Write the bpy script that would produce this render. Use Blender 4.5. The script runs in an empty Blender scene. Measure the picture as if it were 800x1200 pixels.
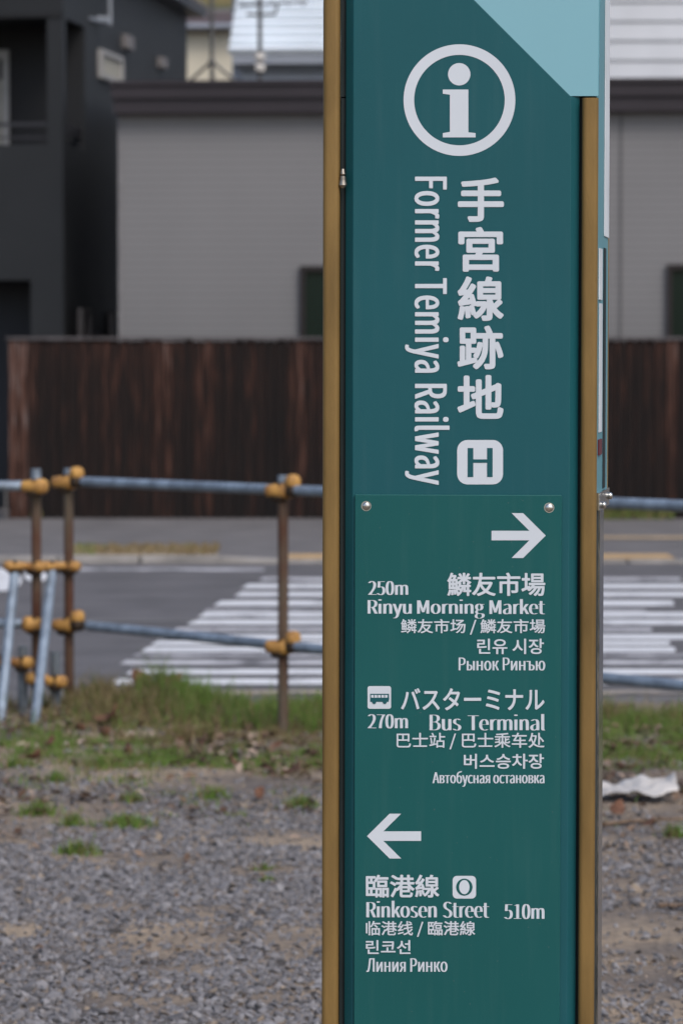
import bpy, bmesh, math, os, random
import numpy as np
from mathutils import Matrix, Vector

random.seed(7)
RNG = np.random.default_rng(11)
S = bpy.context.scene
COL = S.collection

# ------------------------------------------------------------------ camera
FPX = 4200.0                       # focal length in photo pixels (photo is 800 x 1200)
CAMH = 1.55
PITCH = math.atan(180.0 / FPX)
cam_data = bpy.data.cameras.new('camera')
cam = bpy.data.objects.new('camera', cam_data)
COL.objects.link(cam)
cam.location = (0, 0, CAMH)
cam.rotation_euler = (math.radians(90) - PITCH, 0, 0)
cam_data.sensor_fit = 'VERTICAL'
cam_data.sensor_height = 36.0
cam_data.lens = 36.0 * FPX / 1200.0
cam_data.clip_start = 0.1
cam_data.clip_end = 3000
cam_data.dof.use_dof = True
cam_data.dof.focus_distance = 5.3
cam_data.dof.aperture_fstop = 9.7
S.camera = cam

# ------------------------------------------------------------------ world, sun, exposure
world = bpy.data.worlds.new('World')
S.world = world
world.use_nodes = True
wn = world.node_tree.nodes
sky = wn.new('ShaderNodeTexSky')
sky.sky_type = 'NISHITA'
sky.sun_disc = False
sky.sun_elevation = math.radians(48)
sky.sun_rotation = math.radians(150)
sky.altitude = 30
sky.air_density = 1.0
sky.dust_density = 3.0
sky.ozone_density = 1.5
wn['Background'].inputs['Strength'].default_value = 0.11
world.node_tree.links.new(sky.outputs[0], wn['Background'].inputs['Color'])
sun_data = bpy.data.lights.new('sun', 'SUN')
sun_data.energy = 0.9
sun_data.angle = math.radians(25)
sun_data.color = (1.0, 0.97, 0.93)
sun = bpy.data.objects.new('sun', sun_data)
COL.objects.link(sun)
# light comes from behind the camera and a little to the right
_el, _az = math.radians(48), math.radians(150)
_d = Vector((math.sin(_az) * math.cos(_el), math.cos(_az) * math.cos(_el), math.sin(_el)))
sun.rotation_euler = (-_d).to_track_quat('-Z', 'Y').to_euler()
S.view_settings.view_transform = 'Standard'
S.view_settings.look = 'None'
S.view_settings.gamma = 1
S.view_settings.use_curve_mapping = False
S.view_settings.exposure = 0.8
S.cycles.max_bounces = 8
S.cycles.use_denoising = True

# ------------------------------------------------------------------ helpers
_cp, _sp = math.cos(PITCH), math.sin(PITCH)
def ray(px, py):
    a, b = (px - 400.0) / FPX, (600.0 - py) / FPX
    return Vector((a, _cp + b * _sp, -_sp + b * _cp))
def P(px, py, Y):
    """world point seen at photo pixel (px, py) standing Y metres away"""
    r = ray(px, py)
    return Vector((0, 0, CAMH)) + r * (Y / r.y)
def G(px, py, z=0.0):
    r = ray(px, py)
    return Vector((0, 0, CAMH)) + r * ((z - CAMH) / r.z)
def srgb(r, g, b):
    f = lambda c: (c / 255 / 12.92) if c / 255 <= 0.04045 else ((c / 255 + 0.055) / 1.055) ** 2.4
    return (f(r), f(g), f(b), 1)

def newmat(name):
    m = bpy.data.materials.new(name)
    m.use_nodes = True
    return m, m.node_tree.nodes, m.node_tree.links, m.node_tree.nodes['Principled BSDF']
def mat(name, col, rough=0.6, metal=0.0, var=0.0, scale=8.0, bump=0.0, bscale=None, stretch=(1, 1, 1), col2=None, spec=0.3, detail=6):
    m, n, l, b = newmat(name)
    c = tuple(col[:3]) + (1,)
    b.inputs['Base Color'].default_value = c
    b.inputs['Roughness'].default_value = rough
    b.inputs['Metallic'].default_value = metal
    b.inputs['Specular IOR Level'].default_value = spec
    if var > 0 or bump > 0 or col2:
        tc = n.new('ShaderNodeTexCoord'); mp = n.new('ShaderNodeMapping')
        mp.inputs['Scale'].default_value = stretch
        l.new(tc.outputs['Object'], mp.inputs[0])
        nz = n.new('ShaderNodeTexNoise'); nz.inputs['Scale'].default_value = scale; nz.inputs['Detail'].default_value = detail
        l.new(mp.outputs[0], nz.inputs['Vector'])
        rp = n.new('ShaderNodeValToRGB')
        if col2:
            rp.color_ramp.elements[0].color = c; rp.color_ramp.elements[1].color = tuple(col2[:3]) + (1,)
        else:
            rp.color_ramp.elements[0].color = tuple(x * (1 - var) for x in c[:3]) + (1,)
            rp.color_ramp.elements[1].color = tuple(min(1, x * (1 + var)) for x in c[:3]) + (1,)
        rp.color_ramp.elements[0].position = 0.33; rp.color_ramp.elements[1].position = 0.67
        l.new(nz.outputs['Fac'], rp.inputs[0]); l.new(rp.outputs[0], b.inputs['Base Color'])
        if bump > 0:
            nb = n.new('ShaderNodeTexNoise'); nb.inputs['Scale'].default_value = bscale or scale * 4; nb.inputs['Detail'].default_value = 5
            l.new(mp.outputs[0], nb.inputs['Vector'])
            bp = n.new('ShaderNodeBump'); bp.inputs['Strength'].default_value = bump; bp.inputs['Distance'].default_value = 0.01
            l.new(nb.outputs['Fac'], bp.inputs['Height']); l.new(bp.outputs[0], b.inputs['Normal'])
    return m
def attr_mat(name, stops, rough=0.8, noise=0.0, nscale=60, trans=0.0, attr='tint', stretch=(1, 1, 1), bump=0.0):
    """colour of each blade, stone or board from its own stored value"""
    m, n, l, b = newmat(name)
    b.inputs['Roughness'].default_value = rough
    at = n.new('ShaderNodeAttribute'); at.attribute_name = attr
    fac = at.outputs['Fac']
    if noise > 0:
        tc = n.new('ShaderNodeTexCoord'); mp = n.new('ShaderNodeMapping'); mp.inputs['Scale'].default_value = stretch
        l.new(tc.outputs['Object'], mp.inputs[0])
        nz = n.new('ShaderNodeTexNoise'); nz.inputs['Scale'].default_value = nscale; nz.inputs['Detail'].default_value = 6
        l.new(mp.outputs[0], nz.inputs['Vector'])
        s1 = n.new('ShaderNodeMath'); s1.operation = 'SUBTRACT'; s1.inputs[1].default_value = 0.5
        l.new(nz.outputs['Fac'], s1.inputs[0])
        s2 = n.new('ShaderNodeMath'); s2.operation = 'MULTIPLY_ADD'; s2.inputs[1].default_value = noise
        l.new(s1.outputs[0], s2.inputs[0]); l.new(fac, s2.inputs[2]); s2.use_clamp = True
        fac = s2.outputs[0]
        if bump > 0:
            bp = n.new('ShaderNodeBump'); bp.inputs['Strength'].default_value = bump; bp.inputs['Distance'].default_value = 0.01
            l.new(nz.outputs['Fac'], bp.inputs['Height']); l.new(bp.outputs[0], b.inputs['Normal'])
    rp = n.new('ShaderNodeValToRGB')
    el = rp.color_ramp.elements
    while len(el) < len(stops): el.new(0.5)
    for e, (p, c) in zip(el, stops):
        e.position = p; e.color = tuple(c[:3]) + (1,)
    l.new(fac, rp.inputs[0]); l.new(rp.outputs[0], b.inputs['Base Color'])
    b.inputs['Specular IOR Level'].default_value = 0.25
    return m

class MB:
    """collects shapes; build() links them as one mesh object"""
    def __init__(self): self.v = []; self.f = []; self.mi = []; self.smooth = []
    def poly(self, pts, faces, mi=0, smooth=False):
        o = len(self.v); self.v += [tuple(p) for p in pts]
        for f in faces: self.f.append([o + i for i in f]); self.mi.append(mi); self.smooth.append(smooth)
        return self
    def box(self, p0, p1, T=None, mi=0):
        (a, b, c), (d, e, g) = p0, p1
        pts = [Vector(p) for p in ((a, b, c), (d, b, c), (d, e, c), (a, e, c), (a, b, g), (d, b, g), (d, e, g), (a, e, g))]
        if T: pts = [T(p) for p in pts]
        return self.poly(pts, [(0, 3, 2, 1), (4, 5, 6, 7), (0, 1, 5, 4), (1, 2, 6, 5), (2, 3, 7, 6), (3, 0, 4, 7)], mi)
    def prism(self, ring0, ring1, mi=0, smooth=False):
        n = len(ring0)
        self.poly(list(ring0) + list(ring1), [tuple(range(n - 1, -1, -1)), tuple(range(n, 2 * n))], mi)
        return self.poly(list(ring0) + list(ring1), [(i, (i + 1) % n, n + (i + 1) % n, n + i) for i in range(n)], mi, smooth)
    def tube(self, a, b, r, r2=None, seg=16, mi=0, cap=True):
        a, b = Vector(a), Vector(b); d = (b - a).normalized()
        u = d.orthogonal().normalized(); w = d.cross(u); r2 = r if r2 is None else r2
        R0 = [a + (u * math.cos(t) + w * math.sin(t)) * r for t in [2 * math.pi * i / seg for i in range(seg)]]
        R1 = [b + (u * math.cos(t) + w * math.sin(t)) * r2 for t in [2 * math.pi * i / seg for i in range(seg)]]
        self.poly(R0 + R1, [(i, (i + 1) % seg, seg + (i + 1) % seg, seg + i) for i in range(seg)], mi, True)
        if cap: self.poly(R0 + R1, [tuple(range(seg - 1, -1, -1)), tuple(range(seg, 2 * seg))], mi)
        return self
    def blob(self, c, rad, ax=(1, 0, 0), mi=0, e=0.75, su=16, sv=10):
        """rounded lump (superellipsoid), long axis along ax"""
        c = Vector(c); X = Vector(ax).normalized(); Z = Vector((0, 0, 1))
        Yv = Z.cross(X).normalized(); Z = X.cross(Yv)
        sg = lambda t: math.copysign(abs(t) ** e, t)
        pts = []
        for j in range(sv + 1):
            ph = -math.pi / 2 + math.pi * j / sv
            for i in range(su):
                th = 2 * math.pi * i / su
                pts.append(c + X * rad[0] * sg(math.cos(ph)) * sg(math.cos(th)) + Yv * rad[1] * sg(math.cos(ph)) * sg(math.sin(th)) + Z * rad[2] * sg(math.sin(ph)))
        fs = [(j * su + i, j * su + (i + 1) % su, (j + 1) * su + (i + 1) % su, (j + 1) * su + i) for j in range(sv) for i in range(su)]
        return self.poly(pts, fs, mi, True)
    def build(self, name, mats, parent=None, bevel=0, kind=None, weld=False):
        me = bpy.data.meshes.new(name)
        me.from_pydata(self.v, [], self.f)
        mats = mats if isinstance(mats, (list, tuple)) else [mats]
        for m in mats: me.materials.append(m)
        me.polygons.foreach_set('material_index', self.mi)
        me.polygons.foreach_set('use_smooth', self.smooth)
        bm = bmesh.new(); bm.from_mesh(me)
        if weld: bmesh.ops.remove_doubles(bm, verts=bm.verts, dist=1e-5)
        bm.to_mesh(me); bm.free()
        me.update()
        o = bpy.data.objects.new(name, me); COL.objects.link(o)
        if parent: o.parent = parent
        if kind: o['kind'] = kind
        if bevel:
            bv = o.modifiers.new('bevel', 'BEVEL'); bv.width = bevel; bv.segments = 2; bv.limit_method = 'ANGLE'
        return o
def tag(o, label=None, cat=None, group=None, kind=None):
    if label: o['label'] = label
    if cat: o['category'] = cat
    if group: o['group'] = group
    if kind: o['kind'] = kind
    return o
def thing(name, label, cat, loc=(0, 0, 0), group=None, rot=(0, 0, 0)):
    o = bpy.data.objects.new(name, None); COL.objects.link(o)
    o.location = loc; o.rotation_euler = rot; o.empty_display_size = 0.1
    return tag(o, label, cat, group)
def np_mesh(name, verts, faces, m, tint=None, smooth=False):
    """big mesh from arrays; faces: list of (n,k) index arrays"""
    me = bpy.data.meshes.new(name)
    me.vertices.add(len(verts)); me.vertices.foreach_set('co', np.asarray(verts, dtype=np.float32).ravel())
    idx = np.concatenate([f.ravel() for f in faces]).astype(np.int32)
    tot = np.concatenate([np.full(len(f), f.shape[1]) for f in faces]).astype(np.int32)
    st = np.concatenate([[0], np.cumsum(tot)[:-1]]).astype(np.int32)
    me.loops.add(len(idx)); me.loops.foreach_set('vertex_index', idx)
    me.polygons.add(len(tot)); me.polygons.foreach_set('loop_start', st); me.polygons.foreach_set('loop_total', tot)
    me.polygons.foreach_set('use_smooth', np.full(len(tot), smooth))
    me.update(calc_edges=True)
    if tint is not None:
        a = me.attributes.new('tint', 'FLOAT', 'POINT'); a.data.foreach_set('value', np.asarray(tint, dtype=np.float32))
    me.materials.append(m)
    o = bpy.data.objects.new(name, me); COL.objects.link(o)
    return o
_grid = np.random.default_rng(5).random((64, 64))
def vnoise(x, y, s):
    x = np.asarray(x) * s + 100.3; y = np.asarray(y) * s + 57.7
    xi = np.floor(x).astype(int); yi = np.floor(y).astype(int); fx = x - xi; fy = y - yi
    fx = fx * fx * (3 - 2 * fx); fy = fy * fy * (3 - 2 * fy)
    g = lambda i, j: _grid[i % 64, j % 64]
    return (g(xi, yi) * (1 - fx) + g(xi + 1, yi) * fx) * (1 - fy) + (g(xi, yi + 1) * (1 - fx) + g(xi + 1, yi + 1) * fx) * fy
def fbm(x, y, s): return (vnoise(x, y, s) + 0.5 * vnoise(x, y, 2.1 * s) + 0.25 * vnoise(x, y, 4.3 * s)) / 1.75

# ------------------------------------------------------------------ materials
M = {}
def sign_paint(name, col, dust):
    """sheet-metal paint: slightly uneven sheen, faint rain streaks and dust specks"""
    m, n, l, b = newmat(name)
    b.inputs['Specular IOR Level'].default_value = 0.22
    tc = n.new('ShaderNodeTexCoord')
    def noise(sc, st, det=5):
        mp = n.new('ShaderNodeMapping'); mp.inputs['Scale'].default_value = st; l.new(tc.outputs['Object'], mp.inputs[0])
        z = n.new('ShaderNodeTexNoise'); z.inputs['Scale'].default_value = sc; z.inputs['Detail'].default_value = det; l.new(mp.outputs[0], z.inputs['Vector']); return z.outputs['Fac']
    def ramp(f, p0, p1, c0, c1):
        k = n.new('ShaderNodeMapRange'); k.inputs[1].default_value = p0; k.inputs[2].default_value = p1; k.inputs[3].default_value = c0; k.inputs[4].default_value = c1; l.new(f, k.inputs[0]); return k.outputs[0]
    def mix(f, x, c):
        k = n.new('ShaderNodeMix'); k.data_type = 'RGBA'; l.new(f, k.inputs[0])
        if hasattr(x, 'is_linked'): l.new(x, k.inputs[6])
        else: k.inputs[6].default_value = x
        k.inputs[7].default_value = c; return k.outputs[2]
    c = mix(ramp(noise(2.2, (1, 1, 1)), .3, .7, 0, 1), tuple(x * .93 for x in col) + (1,), tuple(x * 1.08 for x in col) + (1,))
    c = mix(ramp(noise(9, (7, 7, .5)), .52, .80, 0, .16), c, dust)
    c = mix(ramp(noise(260, (1, 1, 1), 2), .755, .78, 0, .5), c, (.12, .13, .12, 1))
    l.new(c, b.inputs['Base Color'])
    l.new(ramp(noise(5, (1, 1, .6)), .3, .7, .42, .58), b.inputs['Roughness'])
    bp = n.new('ShaderNodeBump'); bp.inputs['Strength'].default_value = .03; bp.inputs['Distance'].default_value = .01
    l.new(noise(400, (1, 1, 1)), bp.inputs['Height']); l.new(bp.outputs[0], b.inputs['Normal'])
    return m
M['teal'] = sign_paint('teal_paint', (0.0085, 0.078, 0.092), (.05, .12, .13, 1))
M['teal_sheet'] = sign_paint('teal_sheet_paint', (0.0065, 0.082, 0.081), (.045, .12, .115, 1))
M['pale_teal'] = mat('pale_blue_paint', (0.105, 0.265, 0.315), 0.45, 0, 0.04, 3.0)
M['gold'] = mat('gold_anodised_metal', (0.19, 0.117, 0.038), 0.5, 0.25, 0.26, 16.0, 0.05, 300, (1, 1, 0.25))
M['core'] = mat('dark_core', (0.012, 0.02, 0.022), 0.7, 0, 0.2, 6)
M['white_vinyl'] = mat('white_vinyl', (0.54, 0.58, 0.625), 0.6, 0, 0.03, 4)
M['chrome'] = mat('chrome_steel', (0.55, 0.53, 0.5), 0.28, 1.0, 0.2, 60)
M['dull'] = mat('dull_brass', (0.34, 0.30, 0.25), 0.42, 1.0, 0.3, 60)
M['steel'] = mat('brushed_steel', (0.5, 0.53, 0.54), 0.16, 1.0, 0.3, 6, 0.1, 40, (1, 1, 0.3))
M['red'] = mat('red_print', (0.11, 0.02, 0.03), 0.5, 0, 0.1)
M['poster'] = mat('white_print', (0.6, 0.63, 0.66), 0.5, 0, 0.1)
M['galv'] = mat('galvanised_pipe', (0.20, 0.245, 0.30), 0.5, 0.25, 0.3, 14, 0.1, 60)
M['rust'] = mat('rusty_pipe', (0.080, 0.027, 0.015), 0.8, 0.1, 0, 11, 0.3, 70, (1, 1, 0.4), (0.115, 0.092, 0.065))
M['yellow'] = mat('yellow_plastic', (0.22, 0.105, 0.035), 0.55, 0, 0, 16, 0.15, 60, (1, 1, 1), (0.52, 0.285, 0.075))
M['bolt'] = mat('dark_bolt', (0.05, 0.035, 0.025), 0.6, 0.6, 0.2)
M['asphalt'] = mat('asphalt', (0.108, 0.102, 0.104), 0.9, 0, 0.16, 2.2, 0.4, 160)
M['pave'] = mat('pavement_asphalt', (0.135, 0.127, 0.125), 0.9, 0, 0.18, 2.0, 0.4, 120)
M['kerb'] = mat('kerb_concrete', (0.24, 0.225, 0.21), 0.9, 0, 0.25, 5, 0.4, 60)
M['tactile'] = mat('yellow_tactile_tiles', (0.42, 0.28, 0.14), 0.85, 0, 0.2, 6, 0.4, 40)
M['soil'] = mat('soil', (0.11, 0.085, 0.065), 0.95, 0, 0.3, 3, 0.6, 60)
M['dark_wall'] = mat('charcoal_siding', (0.0145, 0.016, 0.018), 0.6, 0, 0.10, 1.2, 0.1, 60)
M['dark_deep'] = mat('charcoal_interior', (0.011, 0.0115, 0.013), 0.7, 0, 0.1, 1.2)
M['garage'] = mat('navy_shutter', (0.010, 0.012, 0.018), 0.5, 0, 0.1, 1.2)
M['dark_roof'] = mat('dark_sheet_roof', (0.035, 0.035, 0.04), 0.45, 0.3, 0.1)
M['fascia'] = mat('brown_fascia', (0.026, 0.021, 0.025), 0.5, 0, 0.12, 2)
M['trim'] = mat('window_trim', (0.27, 0.265, 0.26), 0.6, 0, 0.08)
M['blind'] = mat('pale_blind', (0.30, 0.285, 0.24), 0.7, 0, 0.15, 3, 0, None, (1, 1, 8))
M['vent'] = mat('vent_cover', (0.15, 0.14, 0.14), 0.6, 0, 0.1)
M['wframe'] = mat('dark_window_frame', (0.016, 0.012, 0.012), 0.5, 0, 0.1)
M['cream'] = mat('cream_render', (0.56, 0.51, 0.40), 0.85, 0, 0.06, 1.5)
M['rooftile'] = mat('maroon_roof', (0.085, 0.06, 0.055), 0.8, 0, 0.25, 4)
M['white_metal'] = mat('white_metal_roof', (0.74, 0.79, 0.83), 0.5, 0.0, 0.06, 1.5)
M['pale_wall'] = mat('pale_blue_wall', (0.36, 0.39, 0.44), 0.8, 0, 0.06, 2)
M['grey_trim'] = mat('grey_gutter', (0.24, 0.26, 0.30), 0.6, 0, 0.06, 2)
M['lap'] = mat('white_lap_siding', (0.50, 0.515, 0.545), 0.6, 0, 0.05, 1.5)
M['aerial'] = mat('aerial_metal', (0.10, 0.10, 0.10), 0.5, 0.5, 0.2)
M['insul'] = mat('aerial_box', (0.5, 0.48, 0.45), 0.6, 0, 0.1)
M['pole'] = mat('grey_pole', (0.24, 0.26, 0.29), 0.6, 0.3, 0.1)
M['hill'] = mat('hill_scrub', (0.055, 0.06, 0.022), 0.95, 0, 0, 0.25, 0, None, (1, 1, 1), (0.17, 0.13, 0.05))
M['plastic'] = mat('white_plastic_sheet', (0.44, 0.42, 0.40), 0.45, 0, 0.2, 10, 0.2, 30)
M['stick'] = mat('dry_stick', (0.16, 0.11, 0.075), 0.9, 0, 0.3, 20)
M['leaf'] = mat('dead_leaf', (0.115, 0.055, 0.034), 0.8, 0, 0.35, 30)
M['conc'] = mat('pale_concrete', (0.17, 0.165, 0.16), 0.9, 0, 0.12, 2, 0.2, 40)

def glass_mat():
    m, n, l, b = newmat('dark_window_glass')
    b.inputs['Base Color'].default_value = (0.008, 0.016, 0.013, 1)
    b.inputs['Roughness'].default_value = 0.12
    b.inputs['Specular IOR Level'].default_value = 0.15
    return m
M['glass'] = glass_mat()
def siding_mat():
    """grey ribbed siding: narrow horizontal boards"""
    m, n, l, b = newmat('grey_ribbed_siding')
    b.inputs['Roughness'].default_value = 0.6
    tc = n.new('ShaderNodeTexCoord'); sx = n.new('ShaderNodeSeparateXYZ'); l.new(tc.outputs['Object'], sx.inputs[0])
    mu = n.new('ShaderNodeMath'); mu.operation = 'MULTIPLY'; mu.inputs[1].default_value = 1 / 0.075; l.new(sx.outputs['Z'], mu.inputs[0])
    fr = n.new('ShaderNodeMath'); fr.operation = 'FRACT'; l.new(mu.outputs[0], fr.inputs[0])
    rp = n.new('ShaderNodeValToRGB'); e = rp.color_ramp.elements
    e[0].position = 0.0; e[0].color = (0.108, 0.105, 0.106, 1); e[1].position = 0.25; e[1].color = (0.176, 0.172, 0.174, 1)
    l.new(fr.outputs[0], rp.inputs[0])
    nz = n.new('ShaderNodeTexNoise'); nz.inputs['Scale'].default_value = 0.8; nz.inputs['Detail'].default_value = 4
    l.new(tc.outputs['Object'], nz.inputs['Vector'])
    mr = n.new('ShaderNodeMapRange'); mr.inputs[3].default_value = 0.88; mr.inputs[4].default_value = 1.12; l.new(nz.outputs['Fac'], mr.inputs[0])
    mx = n.new('ShaderNodeMix'); mx.data_type = 'RGBA'; mx.blend_type = 'MULTIPLY'; mx.inputs[0].default_value = 1
    l.new(rp.outputs[0], mx.inputs[6]); l.new(mr.outputs[0], mx.inputs[7]); l.new(mx.outputs[2], b.inputs['Base Color'])
    bp = n.new('ShaderNodeBump'); bp.inputs['Strength'].default_value = 0.4; bp.inputs['Distance'].default_value = 0.01
    l.new(fr.outputs[0], bp.inputs['Height']); l.new(bp.outputs[0], b.inputs['Normal'])
    return m
M['siding'] = siding_mat()
def worn_paint(name, keep, col=(0.62, 0.62, 0.63)):
    """road paint worn through to the asphalt in patches"""
    m, n, l, b = newmat(name)
    b.inputs['Roughness'].default_value = 0.8
    tc = n.new('ShaderNodeTexCoord')
    n1 = n.new('ShaderNodeTexNoise'); n1.inputs['Scale'].default_value = 3.0; n1.inputs['Detail'].default_value = 9; n1.inputs['Roughness'].default_value = 0.72
    l.new(tc.outputs['Object'], n1.inputs['Vector'])
    rp = n.new('ShaderNodeValToRGB'); e = rp.color_ramp.elements
    e[0].position = keep - 0.07; e[0].color = (0.11, 0.105, 0.108, 1); e[1].position = keep + 0.07; e[1].color = tuple(col) + (1,)
    l.new(n1.outputs['Fac'], rp.inputs[0]); l.new(rp.outputs[0], b.inputs['Base Color'])
    return m
M['paint'] = worn_paint('white_road_paint', 0.39, (0.62, 0.62, 0.625))
M['paint_faint'] = worn_paint('faded_road_paint', 0.47, (0.48, 0.47, 0.48))
M['grass'] = attr_mat('grass_blades', [(0.0, (0.20, 0.145, 0.075)), (0.38, (0.14, 0.115, 0.05)), (0.6, (0.115, 0.15, 0.036)), (1.0, (0.095, 0.185, 0.028))], 0.7)
M['stones'] = attr_mat('gravel_stones', [(0.0, (0.088, 0.085, 0.088)), (0.5, (0.160, 0.154, 0.159)), (0.82, (0.235, 0.226, 0.23)), (0.9, (0.17, 0.14, 0.115)), (1.0, (0.27, 0.215, 0.16))], 0.9, 0.25, 60)
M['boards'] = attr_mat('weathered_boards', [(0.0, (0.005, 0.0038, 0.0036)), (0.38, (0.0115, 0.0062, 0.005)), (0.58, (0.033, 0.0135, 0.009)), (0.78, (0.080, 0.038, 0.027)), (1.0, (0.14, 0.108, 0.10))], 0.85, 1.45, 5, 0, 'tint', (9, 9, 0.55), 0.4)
def dirt_mat():
    m, n, l, b = newmat('lot_dirt')
    b.inputs['Roughness'].default_value = 0.95
    tc = n.new('ShaderNodeTexCoord')
    a = n.new('ShaderNodeTexNoise'); a.inputs['Scale'].default_value = 1.4; a.inputs['Detail'].default_value = 7; a.inputs['Roughness'].default_value = 0.65
    c = n.new('ShaderNodeTexNoise'); c.inputs['Scale'].default_value = 45; c.inputs['Detail'].default_value = 6
    l.new(tc.outputs['Object'], a.inputs['Vector']); l.new(tc.outputs['Object'], c.inputs['Vector'])
    r1 = n.new('ShaderNodeValToRGB'); e = r1.color_ramp.elements
    e[0].position = 0.35; e[0].color = (0.095, 0.078, 0.068, 1); e[1].position = 0.6; e[1].color = (0.27, 0.205, 0.14, 1)
    l.new(a.outputs['Fac'], r1.inputs[0])
    mr = n.new('ShaderNodeMapRange'); mr.inputs[1].default_value = 0.3; mr.inputs[2].default_value = 0.7; mr.inputs[3].default_value = 0.62; mr.inputs[4].default_value = 1.3
    l.new(c.outputs['Fac'], mr.inputs[0])
    mx = n.new('ShaderNodeMix'); mx.data_type = 'RGBA'; mx.blend_type = 'MULTIPLY'; mx.inputs[0].default_value = 1
    l.new(r1.outputs[0], mx.inputs[6]); l.new(mr.outputs[0], mx.inputs[7]); l.new(mx.outputs[2], b.inputs['Base Color'])
    bp = n.new('ShaderNodeBump'); bp.inputs['Strength'].default_value = 0.7; bp.inputs['Distance'].default_value = 0.012
    l.new(c.outputs['Fac'], bp.inputs['Height']); l.new(bp.outputs[0], b.inputs['Normal'])
    return m
M['dirt'] = dirt_mat()

# ------------------------------------------------------------------ ground, road, pavements, hill
def sheet(name, pts, z, m, parent=None, kind=None):
    return MB().poly([(x, y, z) for x, y in pts], [tuple(range(len(pts)))]).build(name, m, parent, kind=kind)
sheet('ground', [(-400, -60), (400, -60), (400, 600), (-400, 600)], -0.03, M['soil'], kind='structure')

def lot_h(x, y):
    """height of the rough lot and its grass verge"""
    x = np.asarray(x, float); y = np.asarray(y, float)
    h = 0.018 * (fbm(x, y, 1.3) - 0.5) + 0.010 * (fbm(x, y, 5.0) - 0.5)
    h = h + 0.085 * np.exp(-((x + 0.86) / 0.33) ** 2 - ((y - 15.6) / 0.42) ** 2)
    return h * np.clip((16.0 - y) / 0.3, 0, 1) + 0.012
def GL(px, py):
    """where the line of sight meets the uneven lot"""
    z = 0.0
    for _ in range(6): g = G(px, py, z); z = float(lot_h(g.x, g.y))
    return g
def lot_mesh():
    xs = np.concatenate([np.linspace(-40, -4, 24), np.linspace(-3.9, 3.9, 190), np.linspace(4, 40, 24)])
    ys = np.concatenate([np.linspace(-12, 7.4, 26), np.linspace(7.45, 16.0, 210)])
    X, Y = np.meshgrid(xs, ys); Z = lot_h(X, Y)
    nx, ny = len(xs), len(ys)
    i = np.arange(nx * ny).reshape(ny, nx)
    f = np.stack([i[:-1, :-1], i[:-1, 1:], i[1:, 1:], i[1:, :-1]], -1).reshape(-1, 4)
    o = np_mesh('lot_ground', np.stack([X, Y, Z], -1).reshape(-1, 3), [f], M['dirt'], smooth=True)
    o['kind'] = 'structure'
lot_mesh()

sheet('pavement', [(-60, 15.9), (60, 15.9), (60, 16.65), (-60, 16.65)], 0.004, M['pave'], kind='structure')
road = sheet('road', [(-60, 16.65), (60, 16.65), (60, 27.05), (-60, 27.05)], 0.0, M['asphalt'], kind='structure')
def stripe(pts, m, name='stripe', z=0.004):
    o = sheet(name, pts, z, m, road); return o
# the zebra crossing: every painted bar is a part of the road
bars = [(679.5, 3.5, 1), (687.5, 4.5, 0), (697, 4.5, 0), (707.5, 5.5, 0), (716, 2.5, 1), (721, 5.0, 0), (729.8, 5.2, 0), (738.5, 3.5, 1), (747, 5.2, 0), (754.5, 4.5, 0),
        (762, 5, 0), (769, 3, 1), (777, 4.5, 1), (788, 5.5, 0), (799.5, 6.0, 0)]
for k, (yy, th, faint) in enumerate(bars):
    th *= 1.12; d0, d1 = G(400, yy + th / 2).y, G(400, yy - th / 2).y
    L = lambda d: -0.584 - (25.04 - d) * 0.0773
    rnd = random.Random(k)
    jl, jr = rnd.uniform(-0.025, 0.025), rnd.uniform(-0.2, 0.2)
    if yy > 782: jl += 0.12
    top = [(L(d0) + jl, d0), (L(d0) + 2.85 + jr, d0), (L(d1) + 2.85 + jr, d1), (L(d1) + jl, d1)]
    stripe(top, M['paint_faint' if faint else 'paint'], 'crossing_stripe')
a, b = G(95, 669.5), G(310, 669.5); c, d = G(310, 666.5), G(95, 666.5)
stripe([(a.x - 12, a.y), (b.x, b.y), (c.x, c.y), (d.x - 12, d.y)], M['paint_faint'], 'edge_line')
a, b = G(60, 731), G(230, 727.5)
stripe([(a.x - 5, a.y - .1), (b.x, b.y - .1), (b.x, b.y + .12), (a.x - 5, a.y + .1)], mat('asphalt_seam', (0.135, 0.13, 0.128), 0.9, 0, 0.2, 4), 'patched_seam')
# rounded white road symbol, seen between the two railings
sym = MB()
for (cx, cy, rx, ry) in ((2, 681, 24, 13), (43, 676, 14, 7)):
    pts = []
    for t in range(28):
        an = 2 * math.pi * t / 28
        g = G(cx + rx * math.cos(an), cy + ry * math.sin(an)); pts.append((g.x, g.y, 0.008))
    sym.poly(pts, [tuple(range(27, -1, -1))])
sym.build('road_symbol', M['paint'], road)
sheet('tactile_strip', [(-1.0, 16.40), (60, 16.40), (60, 16.60), (-1.0, 16.60)], 0.010, worn_paint('worn_yellow_strip', 0.5, (0.40, 0.33, 0.25)), kind='structure')
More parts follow.
